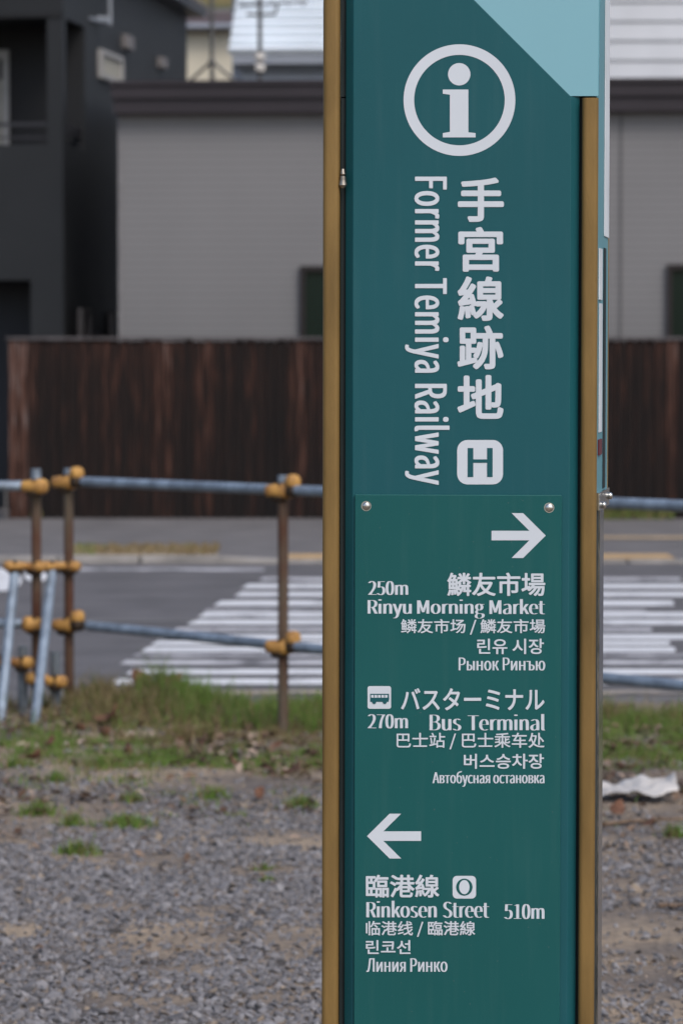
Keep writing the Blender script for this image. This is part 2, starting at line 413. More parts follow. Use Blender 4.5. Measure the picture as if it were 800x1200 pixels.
# far side
sheet('far_pavement', [(-60, 27.2), (60, 27.2), (60, 36.5), (-60, 36.5)], 0.02, M['pave'], kind='structure')
xk = G(262, 655).x
kb = MB()
n = 30
for i in range(n):
    x1 = xk - i * 0.62; x0 = x1 - 0.605
    kb.box((x0, 27.05, -0.02), (x1, 27.2, 0.055))
kb.poly([(xk, 27.05, 0), (xk + 0.6, 27.05, 0), (xk + 0.6, 27.2, 0), (xk, 27.2, 0), (xk, 27.05, 0.055), (xk, 27.2, 0.055), (xk + .6, 27.05, .025), (xk + .6, 27.2, .025)],
        [(0, 1, 6, 4), (4, 6, 7, 5), (3, 5, 7, 2), (0, 4, 5, 3), (1, 2, 7, 6)])
for i in range(40):
    x0 = xk + 0.6 + i * 0.62
    kb.box((x0, 27.05, -0.02), (x0 + 0.605, 27.2, 0.026))
kb.build('kerb', M['kerb'], bevel=0.012, kind='structure')
bed = sheet('planting_bed', [(xk - 1.15, 27.22), (xk - 0.02, 27.22), (xk - 0.12, 28.6), (xk - 1.25, 28.8)], 0.05, mat('bed_soil', (0.33, 0.28, 0.205), 0.95, 0, 0.3, 4, 0.5, 40), kind='structure')
a = G(330, 659).x
sheet('far_tactile_strip', [(a, 27.25), (G(788, 657).x, 27.25), (G(788, 657).x, 27.95), (a, 27.95)], 0.026, M['tactile'], kind='structure')
sheet('pavement_line', [(G(600, 630).x, 30.3), (8, 30.3), (8, 30.75), (G(600, 630).x, 30.75)], 0.026, mat('pale_tactile', (0.36, 0.27, 0.17), .9, 0, .2, 5), kind='structure')

def hill():
    xs = np.linspace(-90, 90, 130); ys = np.linspace(70, 240, 90)
    X, Y = np.meshgrid(xs, ys)
    Z = np.clip((Y - 75) * 0.19, 0, None) + 2.2 * (fbm(X, Y, 0.11) - 0.5) + 0.9 * (fbm(X, Y, 0.5) - 0.5) - 0.5
    i = np.arange(X.size).reshape(X.shape)
    f = np.stack([i[:-1, :-1], i[:-1, 1:], i[1:, 1:], i[1:, :-1]], -1).reshape(-1, 4)
    o = np_mesh('hill', np.stack([X, Y, Z], -1).reshape(-1, 3), [f], M['hill'], smooth=False); o['kind'] = 'structure'
hill()

# ------------------------------------------------------------------ houses
class Frame:
    """a house's own axes: u along its front (to the right), v towards its back"""
    def __init__(s, px, Y, deg):
        s.O = Vector(((px - 400) / FPX * Y, Y, 0)); a = math.radians(deg)
        s.U = Vector((math.cos(a), -math.sin(a), 0)); s.V = Vector((math.sin(a), math.cos(a), 0))
    def T(s, p): return s.O + s.U * p[0] + s.V * p[1] + Vector((0, 0, p[2])) - s.base
    base = Vector((0, 0, 0))
    def u(s, px, v=0):
        k = (px - 400) / FPX; Q = s.O + s.V * v
        return (k * Q.y - Q.x) / (s.U.x - k * s.U.y)
    def v(s, px, u=0):
        k = (px - 400) / FPX; Q = s.O + s.U * u
        return (k * Q.y - Q.x) / (s.V.x - k * s.V.y)
    def z(s, py, u=0, v=0): return P(400, py, (s.O + s.U * u + s.V * v).y).z

# grey house with the brown fascia
F = Frame(143, 35.25, 4.0); F.base = F.O.copy()
gh = thing('grey_house', 'grey ribbed siding house with brown flat roof edge behind the wooden fence', 'house', F.O)
zt = F.z(134)
MB().box((0, 0, 0), (9.5, 4.2, zt), F.T).build('wall', M['siding'], gh)
zf = [F.z(y) for y in (134, 118.5, 117, 104, 102, 96.5)]
fa = MB()
fa.box((-0.05, -0.16, zf[0]), (9.6, 4.3, zf[1]), F.T)
fa.box((-0.035, -0.14, zf[1]), (9.6, 4.3, zf[2]), F.T)
fa.box((-0.07, -0.19, zf[2]), (9.6, 4.3, zf[3]), F.T)
fa.box((-0.05, -0.17, zf[3]), (9.6, 4.3, zf[4]), F.T)
fa.box((-0.085, -0.21, zf[4]), (9.6, 4.3, zf[5]), F.T)
fa.build('roof_edge', M['fascia'], gh)
MB().box((-0.03, -0.012, 0), (0.012, 0.05, zt), F.T).build('corner_trim', mat('corner_trim_grey', (0.17, 0.165, 0.168), .6, 0, .1), gh)
uj = F.u(726)
MB().box((uj - .012, -0.012, 0), (uj + .012, 0.02, zt), F.T).build('joint_strip', mat('joint_grey', (0.10, 0.098, 0.10), .6, 0, .1), gh)
def house_window(fr, house, u0, u1, z0, z1, v=0.0, fw=0.05, frame='wframe', pane='glass', mull=True):
    m = MB()
    m.box((u0, v - .06, z0), (u1, v + .01, z0 + fw), fr.T).box((u0, v - .06, z1 - fw), (u1, v + .01, z1), fr.T)
    m.box((u0, v - .06, z0 + fw), (u0 + fw, v + .01, z1 - fw), fr.T).box((u1 - fw, v - .06, z0 + fw), (u1, v + .01, z1 - fw), fr.T)
    if mull:
        c = (u0 + u1) / 2; m.box((c - .02, v - .045, z0 + fw), (c + .02, v + .01, z1 - fw), fr.T)
    w = m.build('window', M[frame], house)
    MB().box((u0 + fw, v - .02, z0 + fw), (u1 - fw, v + .008, z1 - fw), fr.T).build('pane', M[pane], w)
    MB().box((u0 - .03, v - .10, z0 - .03), (u1 + .03, v + .01, z0 - .002), fr.T).build('sill', M[frame], w)
for (p0, p1, y0) in ((352, 448, 312), (780, 880, 311)):
    house_window(F, gh, F.u(p0), F.u(p1), F.z(404), F.z(y0))

# charcoal house on the left
D = Frame(75.5, 35.9, 7.6); D.base = D.O.copy()
dh = thing('charcoal_house', 'charcoal two-storey house with recessed balcony at the left', 'house', D.O)
zb, zt = D.z(169), D.z(20)
v78, v100, vend = D.v(79), D.v(101), D.v(220)
u57, u37 = D.u(57), D.u(37)
w = MB()
zg = D.z(328)
w.box((u37, 0, 0), (0, vend, zg), D.T)                       # lower storey right of the garage
w.box((-6, 0.9, 0), (u37, vend, zg), D.T)
w.box((-6, 0, zg), (0, vend, zb), D.T)
zs0, zs1 = D.z(0, 0, D.v(187)), D.z(20, 0, vend)
slope = (zs0 - zs1) / (vend - D.v(187))
ztop0 = zs1 + slope * vend
w.poly([D.T(p) for p in ((-6, 0, zt), (0, 0, zt), (0, vend, zt), (-6, vend, zt), (-6, 0, ztop0), (0, 0, ztop0), (0, vend, zs1), (-6, vend, zs1))],
       [(0, 3, 2, 1), (4, 5, 6, 7), (0, 1, 5, 4), (1, 2, 6, 5), (2, 3, 7, 6), (3, 0, 4, 7)])
w.build('wall', M['dark_wall'], dh)
MB().box((-6, v100, zb), (0, vend, zt), D.T).build('upper_wall', M['dark_wall'], dh)
MB().box((u57, 0, zb), (0, v78, zt), D.T).build('corner_column', M['dark_wall'], dh)
MB().box((-6, v100 - .02, zb + .002), (-.02, v100 - .003, zt - .002), D.T).build('balcony_lining', M['dark_deep'], dh)
MB().box((-6, -.014, zt), (0.0, .03, zt + .05), D.T).build('band_trim', M['dark_deep'], dh)
r = MB()
r.poly([D.T(p) for p in ((-6, -.3, ztop0 + .3 * slope + .003), (.22, -.3, ztop0 + .3 * slope + .003), (.22, vend + .12, zs1 - .12 * slope + .003), (-6, vend + .12, zs1 - .12 * slope + .003),
                         (-6, -.3, ztop0 + .3 * slope + .12), (.22, -.3, ztop0 + .3 * slope + .12), (.22, vend + .12, zs1 - .12 * slope + .12), (-6, vend + .12, zs1 - .12 * slope + .12))],
       [(0, 3, 2, 1), (4, 5, 6, 7), (0, 1, 5, 4), (1, 2, 6, 5), (2, 3, 7, 6), (3, 0, 4, 7)])
rf = r.build('roof', M['dark_roof'], dh)
MB().poly([D.T(p) for p in ((.222, -.3, ztop0 + .3 * slope + .09), (.24, -.3, ztop0 + .3 * slope + .09), (.24, vend + .12, zs1 - .12 * slope + .09), (.222, vend + .12, zs1 - .12 * slope + .09),
                            (.222, -.3, ztop0 + .3 * slope + .13), (.24, -.3, ztop0 + .3 * slope + .13), (.24, vend + .12, zs1 - .12 * slope + .13), (.222, vend + .12, zs1 - .12 * slope + .13))],
          [(0, 3, 2, 1), (4, 5, 6, 7), (0, 1, 5, 4), (1, 2, 6, 5), (2, 3, 7, 6), (3, 0, 4, 7)]).build('roof_flashing', M['vent'], rf)
MB().box((-6, 0.86, 0), (u37 - .002, 0.897, zg - .002), D.T).build('garage_shutter', M['garage'], dh)
# balcony railing: top bar and lower bar, front and side
rl = MB()
zr = D.z(147)
rl.box((-6, .03, zr), (u57, .07, zr + .035), D.T)
rl.box((-.07, v78, zr - .06), (-.03, v100, zr - .03), D.T).box((-.07, v78, zr + .0), (-.03, v100, zr + .035), D.T)
rl.box((-6, .035, zb + .06), (u57, .065, zb + .08), D.T)
rl.build('balcony_railing', M['dark_roof'], dh)
# balcony door
vb = v100 - .02
ud0, ud1 = D.u(-45, vb), D.u(13, vb)
dr = MB(); za, zc = zb + .01, D.z(58, 0, vb)
dr.box((ud0, vb - .06, zc - .09), (ud1, vb - .002, zc), D.T).box((ud1 - .06, vb - .06, za), (ud1, vb - .002, zc - .09), D.T)
dr.box((ud0, vb - .06, za), (ud0 + .06, vb - .002, zc - .09), D.T).box((ud1 - .16, vb - .04, za), (ud1 - .11, vb - .002, zc - .09), D.T)
dd = dr.build('balcony_door', M['trim'], dh)
MB().box((ud0 + .06, vb - .025, za), (ud1 - .161, vb - .004, zc - .092), D.T).build('pane', M['glass'], dd)
MB().box((ud1 - .11, vb - .02, za), (ud1 - .061, vb - .004, zc - .3), D.T).build('curtain', M['blind'], dd)
# fittings on the side wall (u = 0 plane)
def side_window(p0, p1, ytop0, h, frame, pane, fw=.05):
    v0, v1 = D.v(p0), D.v(p1); z1 = D.z(ytop0, 0, v0); z0 = z1 - h
    m = MB()
    m.box((-.01, v0, z0), (.05, v1, z0 + fw), D.T).box((-.01, v0, z1 - fw), (.05, v1, z1), D.T)
    m.box((-.01, v0, z0 + fw), (.05, v0 + fw * 1.6, z1 - fw), D.T).box((-.01, v1 - fw * 1.6, z0 + fw), (.05, v1, z1 - fw), D.T)
    o = m.build('window', M[frame], dh)
    MB().box((-.008, v0 + fw * 1.6, z0 + fw), (.02, v1 - fw * 1.6, z1 - fw), D.T).build('blind', M[pane], o)
side_window(116, 141.5, 57, .30, 'trim', 'blind')
side_window(92, 103, 361, .9, 'vent', 'vent', .04)
side_window(128, 141, 366, .9, 'vent', 'vent', .04)
for (p, y, w_, h_) in ((147.5, 50, .38, .15), (188, 74, .30, .12)):
    v = D.v(p); z = D.z(y, 0, v)
    MB().box((-.01, v - w_ / 2, z - h_ / 2), (.07, v + w_ / 2, z + h_ / 2), D.T).build('wall_vent', M['vent'], dh, bevel=.01)
v = D.v(117)
pm = MB().tube(D.T((.12, v, D.z(30, 0, v))), D.T((.12, v, D.z(-60, 0, v))), .022)
pm.tube(D.T((.0, v - .1, D.z(22, 0, v))), D.T((.12, v, D.z(22, 0, v))), .02).tube(D.T((.0, v - .5, D.z(27, 0, v))), D.T((.12, v, D.z(27, 0, v))), .02)
pm.build('mast_bracket', M['pole'], dh)

# house with the stepped white metal roof
W = Frame(284, 48.0, 2.0); W.base = W.O.copy()
wh = thing('white_roof_house', 'pale house with stepped white metal roof left of the sign', 'house', W.O)
ze = W.z(66)
MB().box((0, 0, 0), (4.2, 6.5, W.z(77)), W.T).build('wall', M['pale_wall'], wh)
MB().box((-.06, -.10, W.z(85)), (4.2, -.002, W.z(81)), W.T).build('string_course', M['grey_trim'], wh)
MB().box((-.11, -.28, W.z(77) - .0), (4.3, 6.5, W.z(66) - .005), W.T).build('fascia', M['grey_trim'], wh)
rm = MB(); ph = math.radians(27); ds = .30
y0, z0 = -.34, ze
for k in range(21):
    c, s_ = math.cos(ph) * ds, math.sin(ph) * ds
    a0, b0 = y0 + k * c, z0 + k * s_
    rm.poly([W.T(p) for p in ((-.16, a0 + .055, b0), (4.35, a0 + .055, b0), (4.35, a0 + c + .03, b0 + s_ - .012), (-.16, a0 + c + .03, b0 + s_ - .012),
                              (-.16, a0, b0 + .07), (4.35, a0, b0 + .07), (4.35, a0 + c + .03, b0 + s_ + .006), (-.16, a0 + c + .03, b0 + s_ + .006))],
            [(0, 3, 2, 1), (4, 5, 6, 7), (0, 1, 5, 4), (1, 2, 6, 5), (2, 3, 7, 6), (3, 0, 4, 7)])
rm.build('roof', M['white_metal'], wh)
g = MB(); g.prism([W.T((.0, 0, ze - .03)), W.T((.0, 5.4, ze - .03)), W.T((.0, 5.4, ze + 5.4 * math.tan(ph) - .2))], [W.T((4.2, 0, ze - .03)), W.T((4.2, 5.4, ze - .03)), W.T((4.2, 5.4, ze + 5.4 * math.tan(ph) - .2))])
g.build('gable', M['pale_wall'], wh)

# white lap-sided house to the right of the sign
L2 = Frame(640, 46.5, 1.5); L2.base = L2.O.copy()
lh = thing('white_sided_house', 'white house with wide horizontal lap siding right of the sign', 'house', L2.O)
lw = MB(); pitch = 0.2515
MB().box((0, .06, 0), (5.2, 6, 8.2), L2.T).build('wall', M['pale_wall'], lh)
zl = L2.z(93.5) - 2 * pitch
for k in range(22):
    z0 = zl + k * pitch
    lw.poly([L2.T(p) for p in ((-.03, -.006, z0), (5.2, -.006, z0), (5.2, .022, z0 + pitch), (-.03, .022, z0 + pitch), (-.03, .058, z0), (5.2, .058, z0), (5.2, .058, z0 + pitch), (-.03, .058, z0 + pitch))],
            [(0, 1, 2, 3), (0, 4, 5, 1), (3, 2, 6, 7), (0, 3, 7, 4), (1, 5, 6, 2)])
lw.build('lap_siding', M['lap'], lh)
MB().poly([L2.T(p) for p in ((-.3, -.4, 8.2), (5.5, -.4, 8.2), (5.5, 6.4, 8.2), (-.3, 6.4, 8.2), (-.3, 3, 9.7), (5.5, 3, 9.7))],
          [(0, 3, 2, 1), (0, 1, 5, 4), (2, 3, 4, 5), (0, 4, 3), (1, 2, 5)]).build('roof', M['dark_roof'], lh)

# cream house far behind
Cc = Frame(214, 62.0, 3.0); Cc.base = Cc.O.copy()
ch = thing('cream_house', 'small cream house with maroon roof between charcoal house and white roof', 'house', Cc.O)
z1 = Cc.z(31); u1 = Cc.u(277)
MB().box((0, 0, 0), (u1, 5, z1), Cc.T).build('wall', M['cream'], ch)
zr_ = Cc.z(15, 0, 2.5)
MB().poly([Cc.T(p) for p in ((-.2, -.25, z1), (u1 + .2, -.25, z1), (u1 + .2, 5.2, z1), (-.2, 5.2, z1), (-.2, 2.5, zr_), (u1 + .2, 2.5, zr_))],
          [(0, 3, 2, 1), (0, 1, 5, 4), (2, 3, 4, 5), (0, 4, 3), (1, 2, 5)]).build('roof', M['rooftile'], ch)
MB().tube(Cc.T((-.2, 2.45, zr_ + .0)), Cc.T((u1 + .2, 2.45, zr_ + .02)), .05, seg=8).build('ridge', M['vent'], ch)
MB().tube(Cc.T((-.2, -.3, z1 - .03)), Cc.T((u1 + .2, -.3, z1 - .03)), .05, seg=8).build('gutter', M['grey_trim'], ch)

# roof aerials on the grey house, and the pole behind
def roof_pt(px, back): # a point standing on the grey house's flat roof
    u = F.u(px, back); p = F.O + F.U * u + F.V * back; p.z = zf[5]; return p
b = roof_pt(249, 2.6)
an = thing('roof_aerial', 'thin aerial mast on a tripod on the grey roof', 'aerial', b)
zz = lambda py, p: P(400, py, p.y).z - p.z
MB().tube((0, 0, 0), (0, 0, zz(-60, b)), .022, seg=10).build('mast', M['aerial'], an)
_k = .22 * zz(72, b) / (zz(72, b) - zz(93, b))
for dx, dy in ((-_k, .1), (_k, -.1), (.02, _k)):
    MB().tube((0, 0, zz(72, b)), (dx, dy, 0.0), .016, seg=8).build('leg', M['aerial'], an)
MB().blob((0, 0, zz(73, b)), (.04, .04, .03)).build('collar', M['aerial'], an)
b = roof_pt(305, 2.9)
an = thing('television_aerial', 'television aerial with crossbars and two pale boxes on the grey roof', 'aerial', b)
MB().tube((0, 0, 0), (0, 0, zz(-60, b)), .024, seg=10).build('mast', M['aerial'], an)
for y in (67, 80):
    MB().blob((0, -.02, zz(y, b)), (.055, .05, .045), e=.5).build('junction_box', M['insul'], an)
z = zz(4, b)
MB().tube((-.22, .02, z - .02), (.5, -.1, z + .01), .014, seg=8).build('boom', M['aerial'], an)
for k in range(5):
    x = -.2 + .16 * k
    MB().tube((x, -.25, z + .0), (x + .02, .25, z), .008, seg=6).build('crossbar', M['aerial'], an)
z = zz(17, b)
MB().tube((-.14, 0, z), (.16, 0, z), .014, seg=8).tube((.16, 0, z), (.19, 0, z + .12), .012, seg=8).build('bracket', M['aerial'], an)
MB().box((-.07, -.07, 0), (.07, .07, .03)).build('base_plate', M['aerial'], an)
b = P(278.5, 120, 55.0); b.z = 0
pl = MB().tube((0, 0, 0), (0, 0, 9.5), .10, .075, seg=14).build('utility_pole', M['pole'])
pl.location = b; tag(pl, 'plain grey pole rising beside the stepped white roof', 'pole')

# ------------------------------------------------------------------ dark wooden fence and its low neighbour
fence = thing('wooden_fence', 'tall weathered dark brown board fence across the street', 'fence', (0, 34.3, 0))
ztop = P(400, 398.5, 34.3).z
xs = P(11, 500, 34.3).x
bv, bf, bt = [], [], []
x = xs; k = 0
while x < P(930, 500, 34.3).x:
    wd = random.uniform(.085, .115); dy = random.uniform(-.006, .006); zz1 = ztop + random.uniform(-.012, .008)
    o = len(bv)
    for (X, Yy, Z) in ((x, 0, .0), (x + wd - .009, 0, .0), (x + wd - .009, .022, .0), (x, .022, .0), (x, 0, zz1), (x + wd - .009, 0, zz1), (x + wd - .009, .022, zz1), (x, .022, zz1)):
        bv.append((X, Yy + dy, Z))
    bf += [[o + i for i in f] for f in ((0, 3, 2, 1), (4, 5, 6, 7), (0, 1, 5, 4), (1, 2, 6, 5), (2, 3, 7, 6), (3, 0, 4, 7))]
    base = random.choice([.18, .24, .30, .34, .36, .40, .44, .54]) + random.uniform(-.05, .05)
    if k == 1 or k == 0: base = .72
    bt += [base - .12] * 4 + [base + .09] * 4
    x += wd; k += 1
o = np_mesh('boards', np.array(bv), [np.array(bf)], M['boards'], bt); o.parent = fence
MB().box((xs - .02, -.03, ztop + .003), (x + .1, .06, ztop + .03)).build('cap_rail', mat('weathered_cap', (.075, .068, .07), .9, 0, .3, 6), fence)
MB().box((xs, .026, .04), (x - .01, .033, ztop - .02)).build('backing', M['fascia'], fence)
for zr in (.35, 1.4):
    MB().box((xs, .034, zr), (x, .075, zr + .09)).build('back_rail', M['fascia'], fence)
for i in range(6):
    X = xs + .06 + i * 1.8
    if X > x - .2: break
    MB().box((X, .077, 0), (X + .1, .177, ztop - .05)).build('post', M['fascia'], fence)
cw = MB().box((-3.2, -.1, 0), (xs - .03, .1, .30)).build('concrete_wall', M['conc'], bevel=.01)
cw.location = (0, 34.25, 0.0); cw.scale = (1, 1, 1)
tag(cw, 'low pale concrete wall left of the wooden fence', 'wall')

# ------------------------------------------------------------------ pipe railings with yellow clamp covers
R = 0.0215
def clamp(parent, c, ax, big=1.0, flat_=1.0):
    big *= 1.1
    """moulded cover over a pipe clamp: fat at one end, tapering to the other"""
    m = MB(); c = Vector(c); X = Vector(ax).normalized(); Yv = Vector((0, 0, 1)).cross(X).normalized(); Z = X.cross(Yv)
    prof = [(-.054, .0), (-.053, .016), (-.047, .023), (-.03, .026), (-.008, .029), (.014, .033), (.032, .034), (.044, .029), (.051, .018), (.053, .0)]
    seg = 18; pts = []
    for (x_, r_) in prof:
        for i in range(seg):
            t = 2 * math.pi * i / seg; sq = (abs(math.cos(t)) ** 4 + abs(math.sin(t)) ** 4) ** -.25
            sq = 1 + (sq - 1) * .6
            pts.append(c + (X * x_ + Yv * r_ * 1.15 * math.cos(t) * sq + Z * r_ * .92 * flat_ * math.sin(t) * sq) * big)
    m.poly(pts, [(j * seg + i, j * seg + (i + 1) % seg, (j + 1) * seg + (i + 1) % seg, (j + 1) * seg + i) for j in range(len(prof) - 1) for i in range(seg)], 0, True)
    m.tube(c + Vector((0, -.028, -.036 * flat_)), c + Vector((0, -.028, .034 * flat_)), .008, seg=8, mi=1)
    m.blob(c + Vector((0, .004, -.022 * flat_)), (.034 * big, .032 * big, .022 * big), ax, 1, .6)
    return m.build('clamp', [M['yellow'], M['bolt']], parent)
def railball(parent, c, ax):
    m = MB(); c = Vector(c)
    m.blob(c, (.028, .033, .031), ax, 0, .8)
    m.tube(c + Vector((0, -.02, -.05)), c + Vector((0, -.02, -.02)), .01, seg=8, mi=1)
    m.blob(c + Vector((.0, 0, -.036)), (.03, .031, .026), ax, 1, .6)
    return m.build('clamp', [M['yellow'], M['bolt']], parent)
def rpoint(px, py): # a point on the vertical plane the long railing stands in
    A, B = Vector((-1.19, 15.7, 0)), Vector((0.98, 13.2, 0)); dr = (B - A)
    k = (px - 400) / FPX
    s = (k * A.y - A.x) / (dr.x - k * dr.y); q = A + dr * s
    return P(px, py, q.y)
def post(parent, p, top, tip=.06):
    h = float(lot_h(p.x, p.y)) - .04
    MB().tube((p.x, p.y, h), (p.x, p.y, top - tip), R).build('post', M['rust'], parent)
    MB().tube((p.x, p.y, top - tip), (p.x, p.y, top), R, seg=16).build('post_tip', M['galv'], parent)
rr = thing('pipe_railing', 'long pipe railing with yellow clamp covers running behind the sign', 'railing')
dirv = (Vector((0.98, 13.2, 0)) - Vector((-1.19, 15.7, 0))).normalized()
front = Vector((-dirv.y, dirv.x, 0)); front = front if front.y < 0 else -front
posts = [(80.5, 549), (331.5, 557), (597, 566), (893, 575)]
for (px, py) in posts:
    q = rpoint(px, py); post(rr, q, q.z)
u0, u1_ = rpoint(98, 564.5), rpoint(1010, 601.5)
l0, l1 = rpoint(104, 733.5), rpoint(1010, 825)
MB().tube(u0 + front * .0, u1_, R).build('rail', M['galv'], rr)
MB().tube(l0, l1, R).build('rail', M['galv'], rr)
off = front * (R * 2)
for i, (px, py) in enumerate(posts):
    for (e0, e1) in ((u0, u1_), (l0, l1)):
        q = rpoint(px, 600)
        s = (q.x - e0.x) / (e1.x - e0.x); c = e0 + (e1 - e0) * s
        clamp(rr, c + Vector((-.005, 0, -.004)) + front * .012, (1, -.2, .0))
        railball(rr, c + dirv * .062 + Vector((0, 0, .034)), dirv)
# braces and stakes at the end of the long railing
def pipe_end(rail, brace_top, brace_bot, stake_x, stake_top, stake_bot, pc, low):
    a = P(brace_top[0], brace_top[1], brace_top[2]); g = GL(*brace_bot)
    g.z -= .02
    MB().tube(a, g, R * .95).build('brace', M['galv'], rail)
    clamp(rail, a + Vector((0, -.01, 0)), (-1, -.2, 0), .92, .72)
    clamp(rail, P(*pc), (1, -.2, 0), .92, .76)
    s0 = P(stake_x, stake_top, 15.42)
    MB().tube(s0, (s0.x, s0.y, float(lot_h(s0.x, s0.y)) - .03), R).build('stake', mat('stake_pipe', (.12, .14, .16), .6, .2, .3, 10), rail)
    for (x_, y_) in low:
        clamp(rail, P(x_, y_, 15.38), (-1 if x_ < stake_x - 5 else 1, -.2, 0), .85, .9)
q = rpoint(80.5, 600)
pipe_end(rr, (62, 663, 15.6), (40.5, 849), 65, 764, 840, (81, 663.5, 15.68), ((43, 794.5), (65.5, 798.5)))
lr = thing('pipe_railing', 'short end of a pipe railing leaving at the left edge', 'railing')
q = P(42.5, 549.5, 15.55); post(lr, q, q.z)
for (y, yl) in ((569.5, 568.5), (731, 730)):
    a = P(40, y, 15.52); b = P(-130, yl, 15.45)
    MB().tube(b, a, R).build('rail', M['galv'], lr)
    clamp(lr, P(41, y + .5, 15.5), (-1 if y > 600 else 1, -.2, 0), 1.0)
q = P(-110, 549.5, 15.5); post(lr, q, q.z)
pipe_end(lr, (18.5, 663, 15.5), (0, 846), 27, 757, 838, (41, 664, 15.52), ((3, 774.5), (26.5, 776.5)))

# ------------------------------------------------------------------ the information sign
SX = (546 - 400) / FPX * 5.3
sign = thing('information_sign', 'tall teal and gold pillar sign with white information symbol and directions', 'sign',
             (SX, 5.3, 0), None, (0, math.radians(0.10), math.radians(-2.3)))
bpy.context.view_layer.update()
SM = (Matrix.Translation((SX, 5.3, 0)) @ Matrix.Rotation(math.radians(-2.3), 4, 'Z') @ Matrix.Rotation(math.radians(0.10), 4, 'Y'))
SI = SM.inverted(); SIr = SI.to_3x3(); SC = SI @ Vector((0, 0, CAMH))
def sp(px, py, y=0.0):
    """point of the sign's own space, on its plane y, seen at a photo pixel"""
    r = SIr @ ray(px, py)
    return SC + r * ((y - SC.y) / r.y)
def sx(px, y=0.0, py=640): return sp(px, py, y).x
def sz(py, y=0.0, px=546): return sp(px, py, y).z
ZTOP = -141
# dark inner body
core = MB()
plan = [(398.5, .016), (680, .016), (698, .034), (704.5, .27), (381, .27)]
ring = [(sx(p, y), y) for p, y in plan]
core.prism([(x, y, 0.02) for x, y in ring], [(x, y, sz(114)) for x, y in ring])
fv = [(399, 113.5), (664, 113.5), (411, ZTOP), (399, ZTOP)]
core.prism([sp(p, q, .016) for p, q in fv], [sp(p, q, .016) + Vector((0, .25, 0)) for p, q in fv])
core.build('inner_body', M['core'], sign)
# front panel: flat sheet with folded-back edges
fp = MB()
zb_ = 0.06
def col(px, y, top): return (sx(px, y), y, zb_), (sx(px, y), y, sz(top, y))
A0, A1 = col(404, .011, ZTOP); B0, B1 = col(413, 0, ZTOP); C0, C1 = col(666, 0, 113); D0, D1 = col(676.5, .011, 113)
mid = sp(413 + (666 - 413) * .5, (113 + ZTOP) / 2)
fp.poly([A0, B0, C0, D0, D1, C1, B1, A1], [(0, 1, 6, 7), (1, 2, 5, 6), (2, 3, 4, 5)])
panel = fp.build('front_panel', M['teal'], sign)
so = panel.modifiers.new('thickness', 'SOLIDIFY'); so.thickness = .002; so.offset = -1
bvp = panel.modifiers.new('fold', 'BEVEL'); bvp.width = .004; bvp.segments = 3; bvp.limit_method = 'ANGLE'; bvp.angle_limit = math.radians(20)
# pale sloping facet at the top right corner
sl = .36
def fy(p, q): # distance from the folded diagonal, in metres, times slope
    return max(0, ((p - 413) + (ZTOP - q) * -1 * -1) / math.sqrt(2)) * 5.3 / FPX * sl
fpts = [(413.5, ZTOP), (667, 112.5), (700.3, 112.5), (702.4, ZTOP)]
def dist(p, q): return ((p - 413.5) - (q - ZTOP)) / math.sqrt(2) * 5.3 / FPX
fr = [sp(p, q, .001 + max(0, dist(p, q)) * sl) for p, q in fpts]
bk = [Vector((v.x, .262, v.z)) for v in fr]
MB().prism(fr, bk).build('top_facet', M['pale_teal'], sign, bevel=.002)
# gold corner posts (rounded rectangular tubes)
def rpost(px0, px1, y0, y1, z0, z1, name='corner_post', m='gold', r=.007):
    x0, x1 = sx(px0, y0), sx(px1, y0)
    pts = []
    for (cx, cy, a0) in ((x1 - r, y0 + r, -90), (x1 - r, y1 - r, 0), (x0 + r, y1 - r, 90), (x0 + r, y0 + r, 180)):
        for i in range(6):
            a = math.radians(a0 + 18 * i); pts.append((cx + r * math.cos(a), cy + r * math.sin(a)))
    return MB().prism([(x, y, z0) for x, y in pts], [(x, y, z1) for x, y in pts], 0, True).build(name, M[m], sign)
rpost(377.5, 397.0, -.006, .030, 0.0, sz(ZTOP))
rpost(679.5, 698.5, -.006, .030, 0.0, sz(115))
rpost(383, 397, .272, .296, 0.0, sz(118, .27), r=.006)
zr0, zr1 = sz(572, .27), sz(238, .27)
xr = sx(712.2, .27, 400)
MB().box((xr - .018, .272, zr0), (xr + .0005, .292, zr1)).build('gold_trim', M['gold'], sign, bevel=.002)
# side board with its fittings, on the right flank
def flank(t, out=0.0, p0=(699.5, .036), p1=(711.5, .268), py=400):
    a = Vector((sx(p0[0], p0[1], py), p0[1])); b = Vector((sx(p1[0], p1[1], py), p1[1])); q = a + (b - a) * t
    n_ = Vector((b.y - a.y, -(b.x - a.x))).normalized(); q = q + n_ * out
    return q
def flank_plate(t0, t1, ya, yb, o0, o1, name, m, bevel=0, **k):
    z0, z1 = sz(yb, .15), sz(ya, .15)
    a, b, c, d = flank(t0, o0, **k), flank(t1, o0, **k), flank(t1, o1, **k), flank(t0, o1, **k)
    R_ = [(p.x, p.y) for p in (a, b, c, d)]
    return MB().prism([(x, y, z0) for x, y in R_], [(x, y, z1) for x, y in R_]).build(name, M[m], sign, bevel=bevel)
_f0, _f1, _t = flank(0, -.004), flank(1, -.004), .27
_g0, _g1 = flank(0), flank(1); zA, zB, zC = sz(574, .15), sz(113, .03), sz(ZTOP, .1)
def _side(a, b): return [(a.x, a.y, zA), (b.x, b.y, zA), (b.x, b.y, zC), (a.x + (b.x - a.x) * _t, a.y + (b.y - a.y) * _t, zC), (a.x, a.y, zB)]
MB().prism(_side(_f0, _f1), _side(_g0, _g1)).build('side_board', M['pale_teal'], sign)
flank_plate(.55, .985, ZTOP, 276, .0005, .0015, 'side_trim', 'poster')
flank_plate(.10, .40, 356, 505, .0005, .0012, 'side_trim', 'poster')
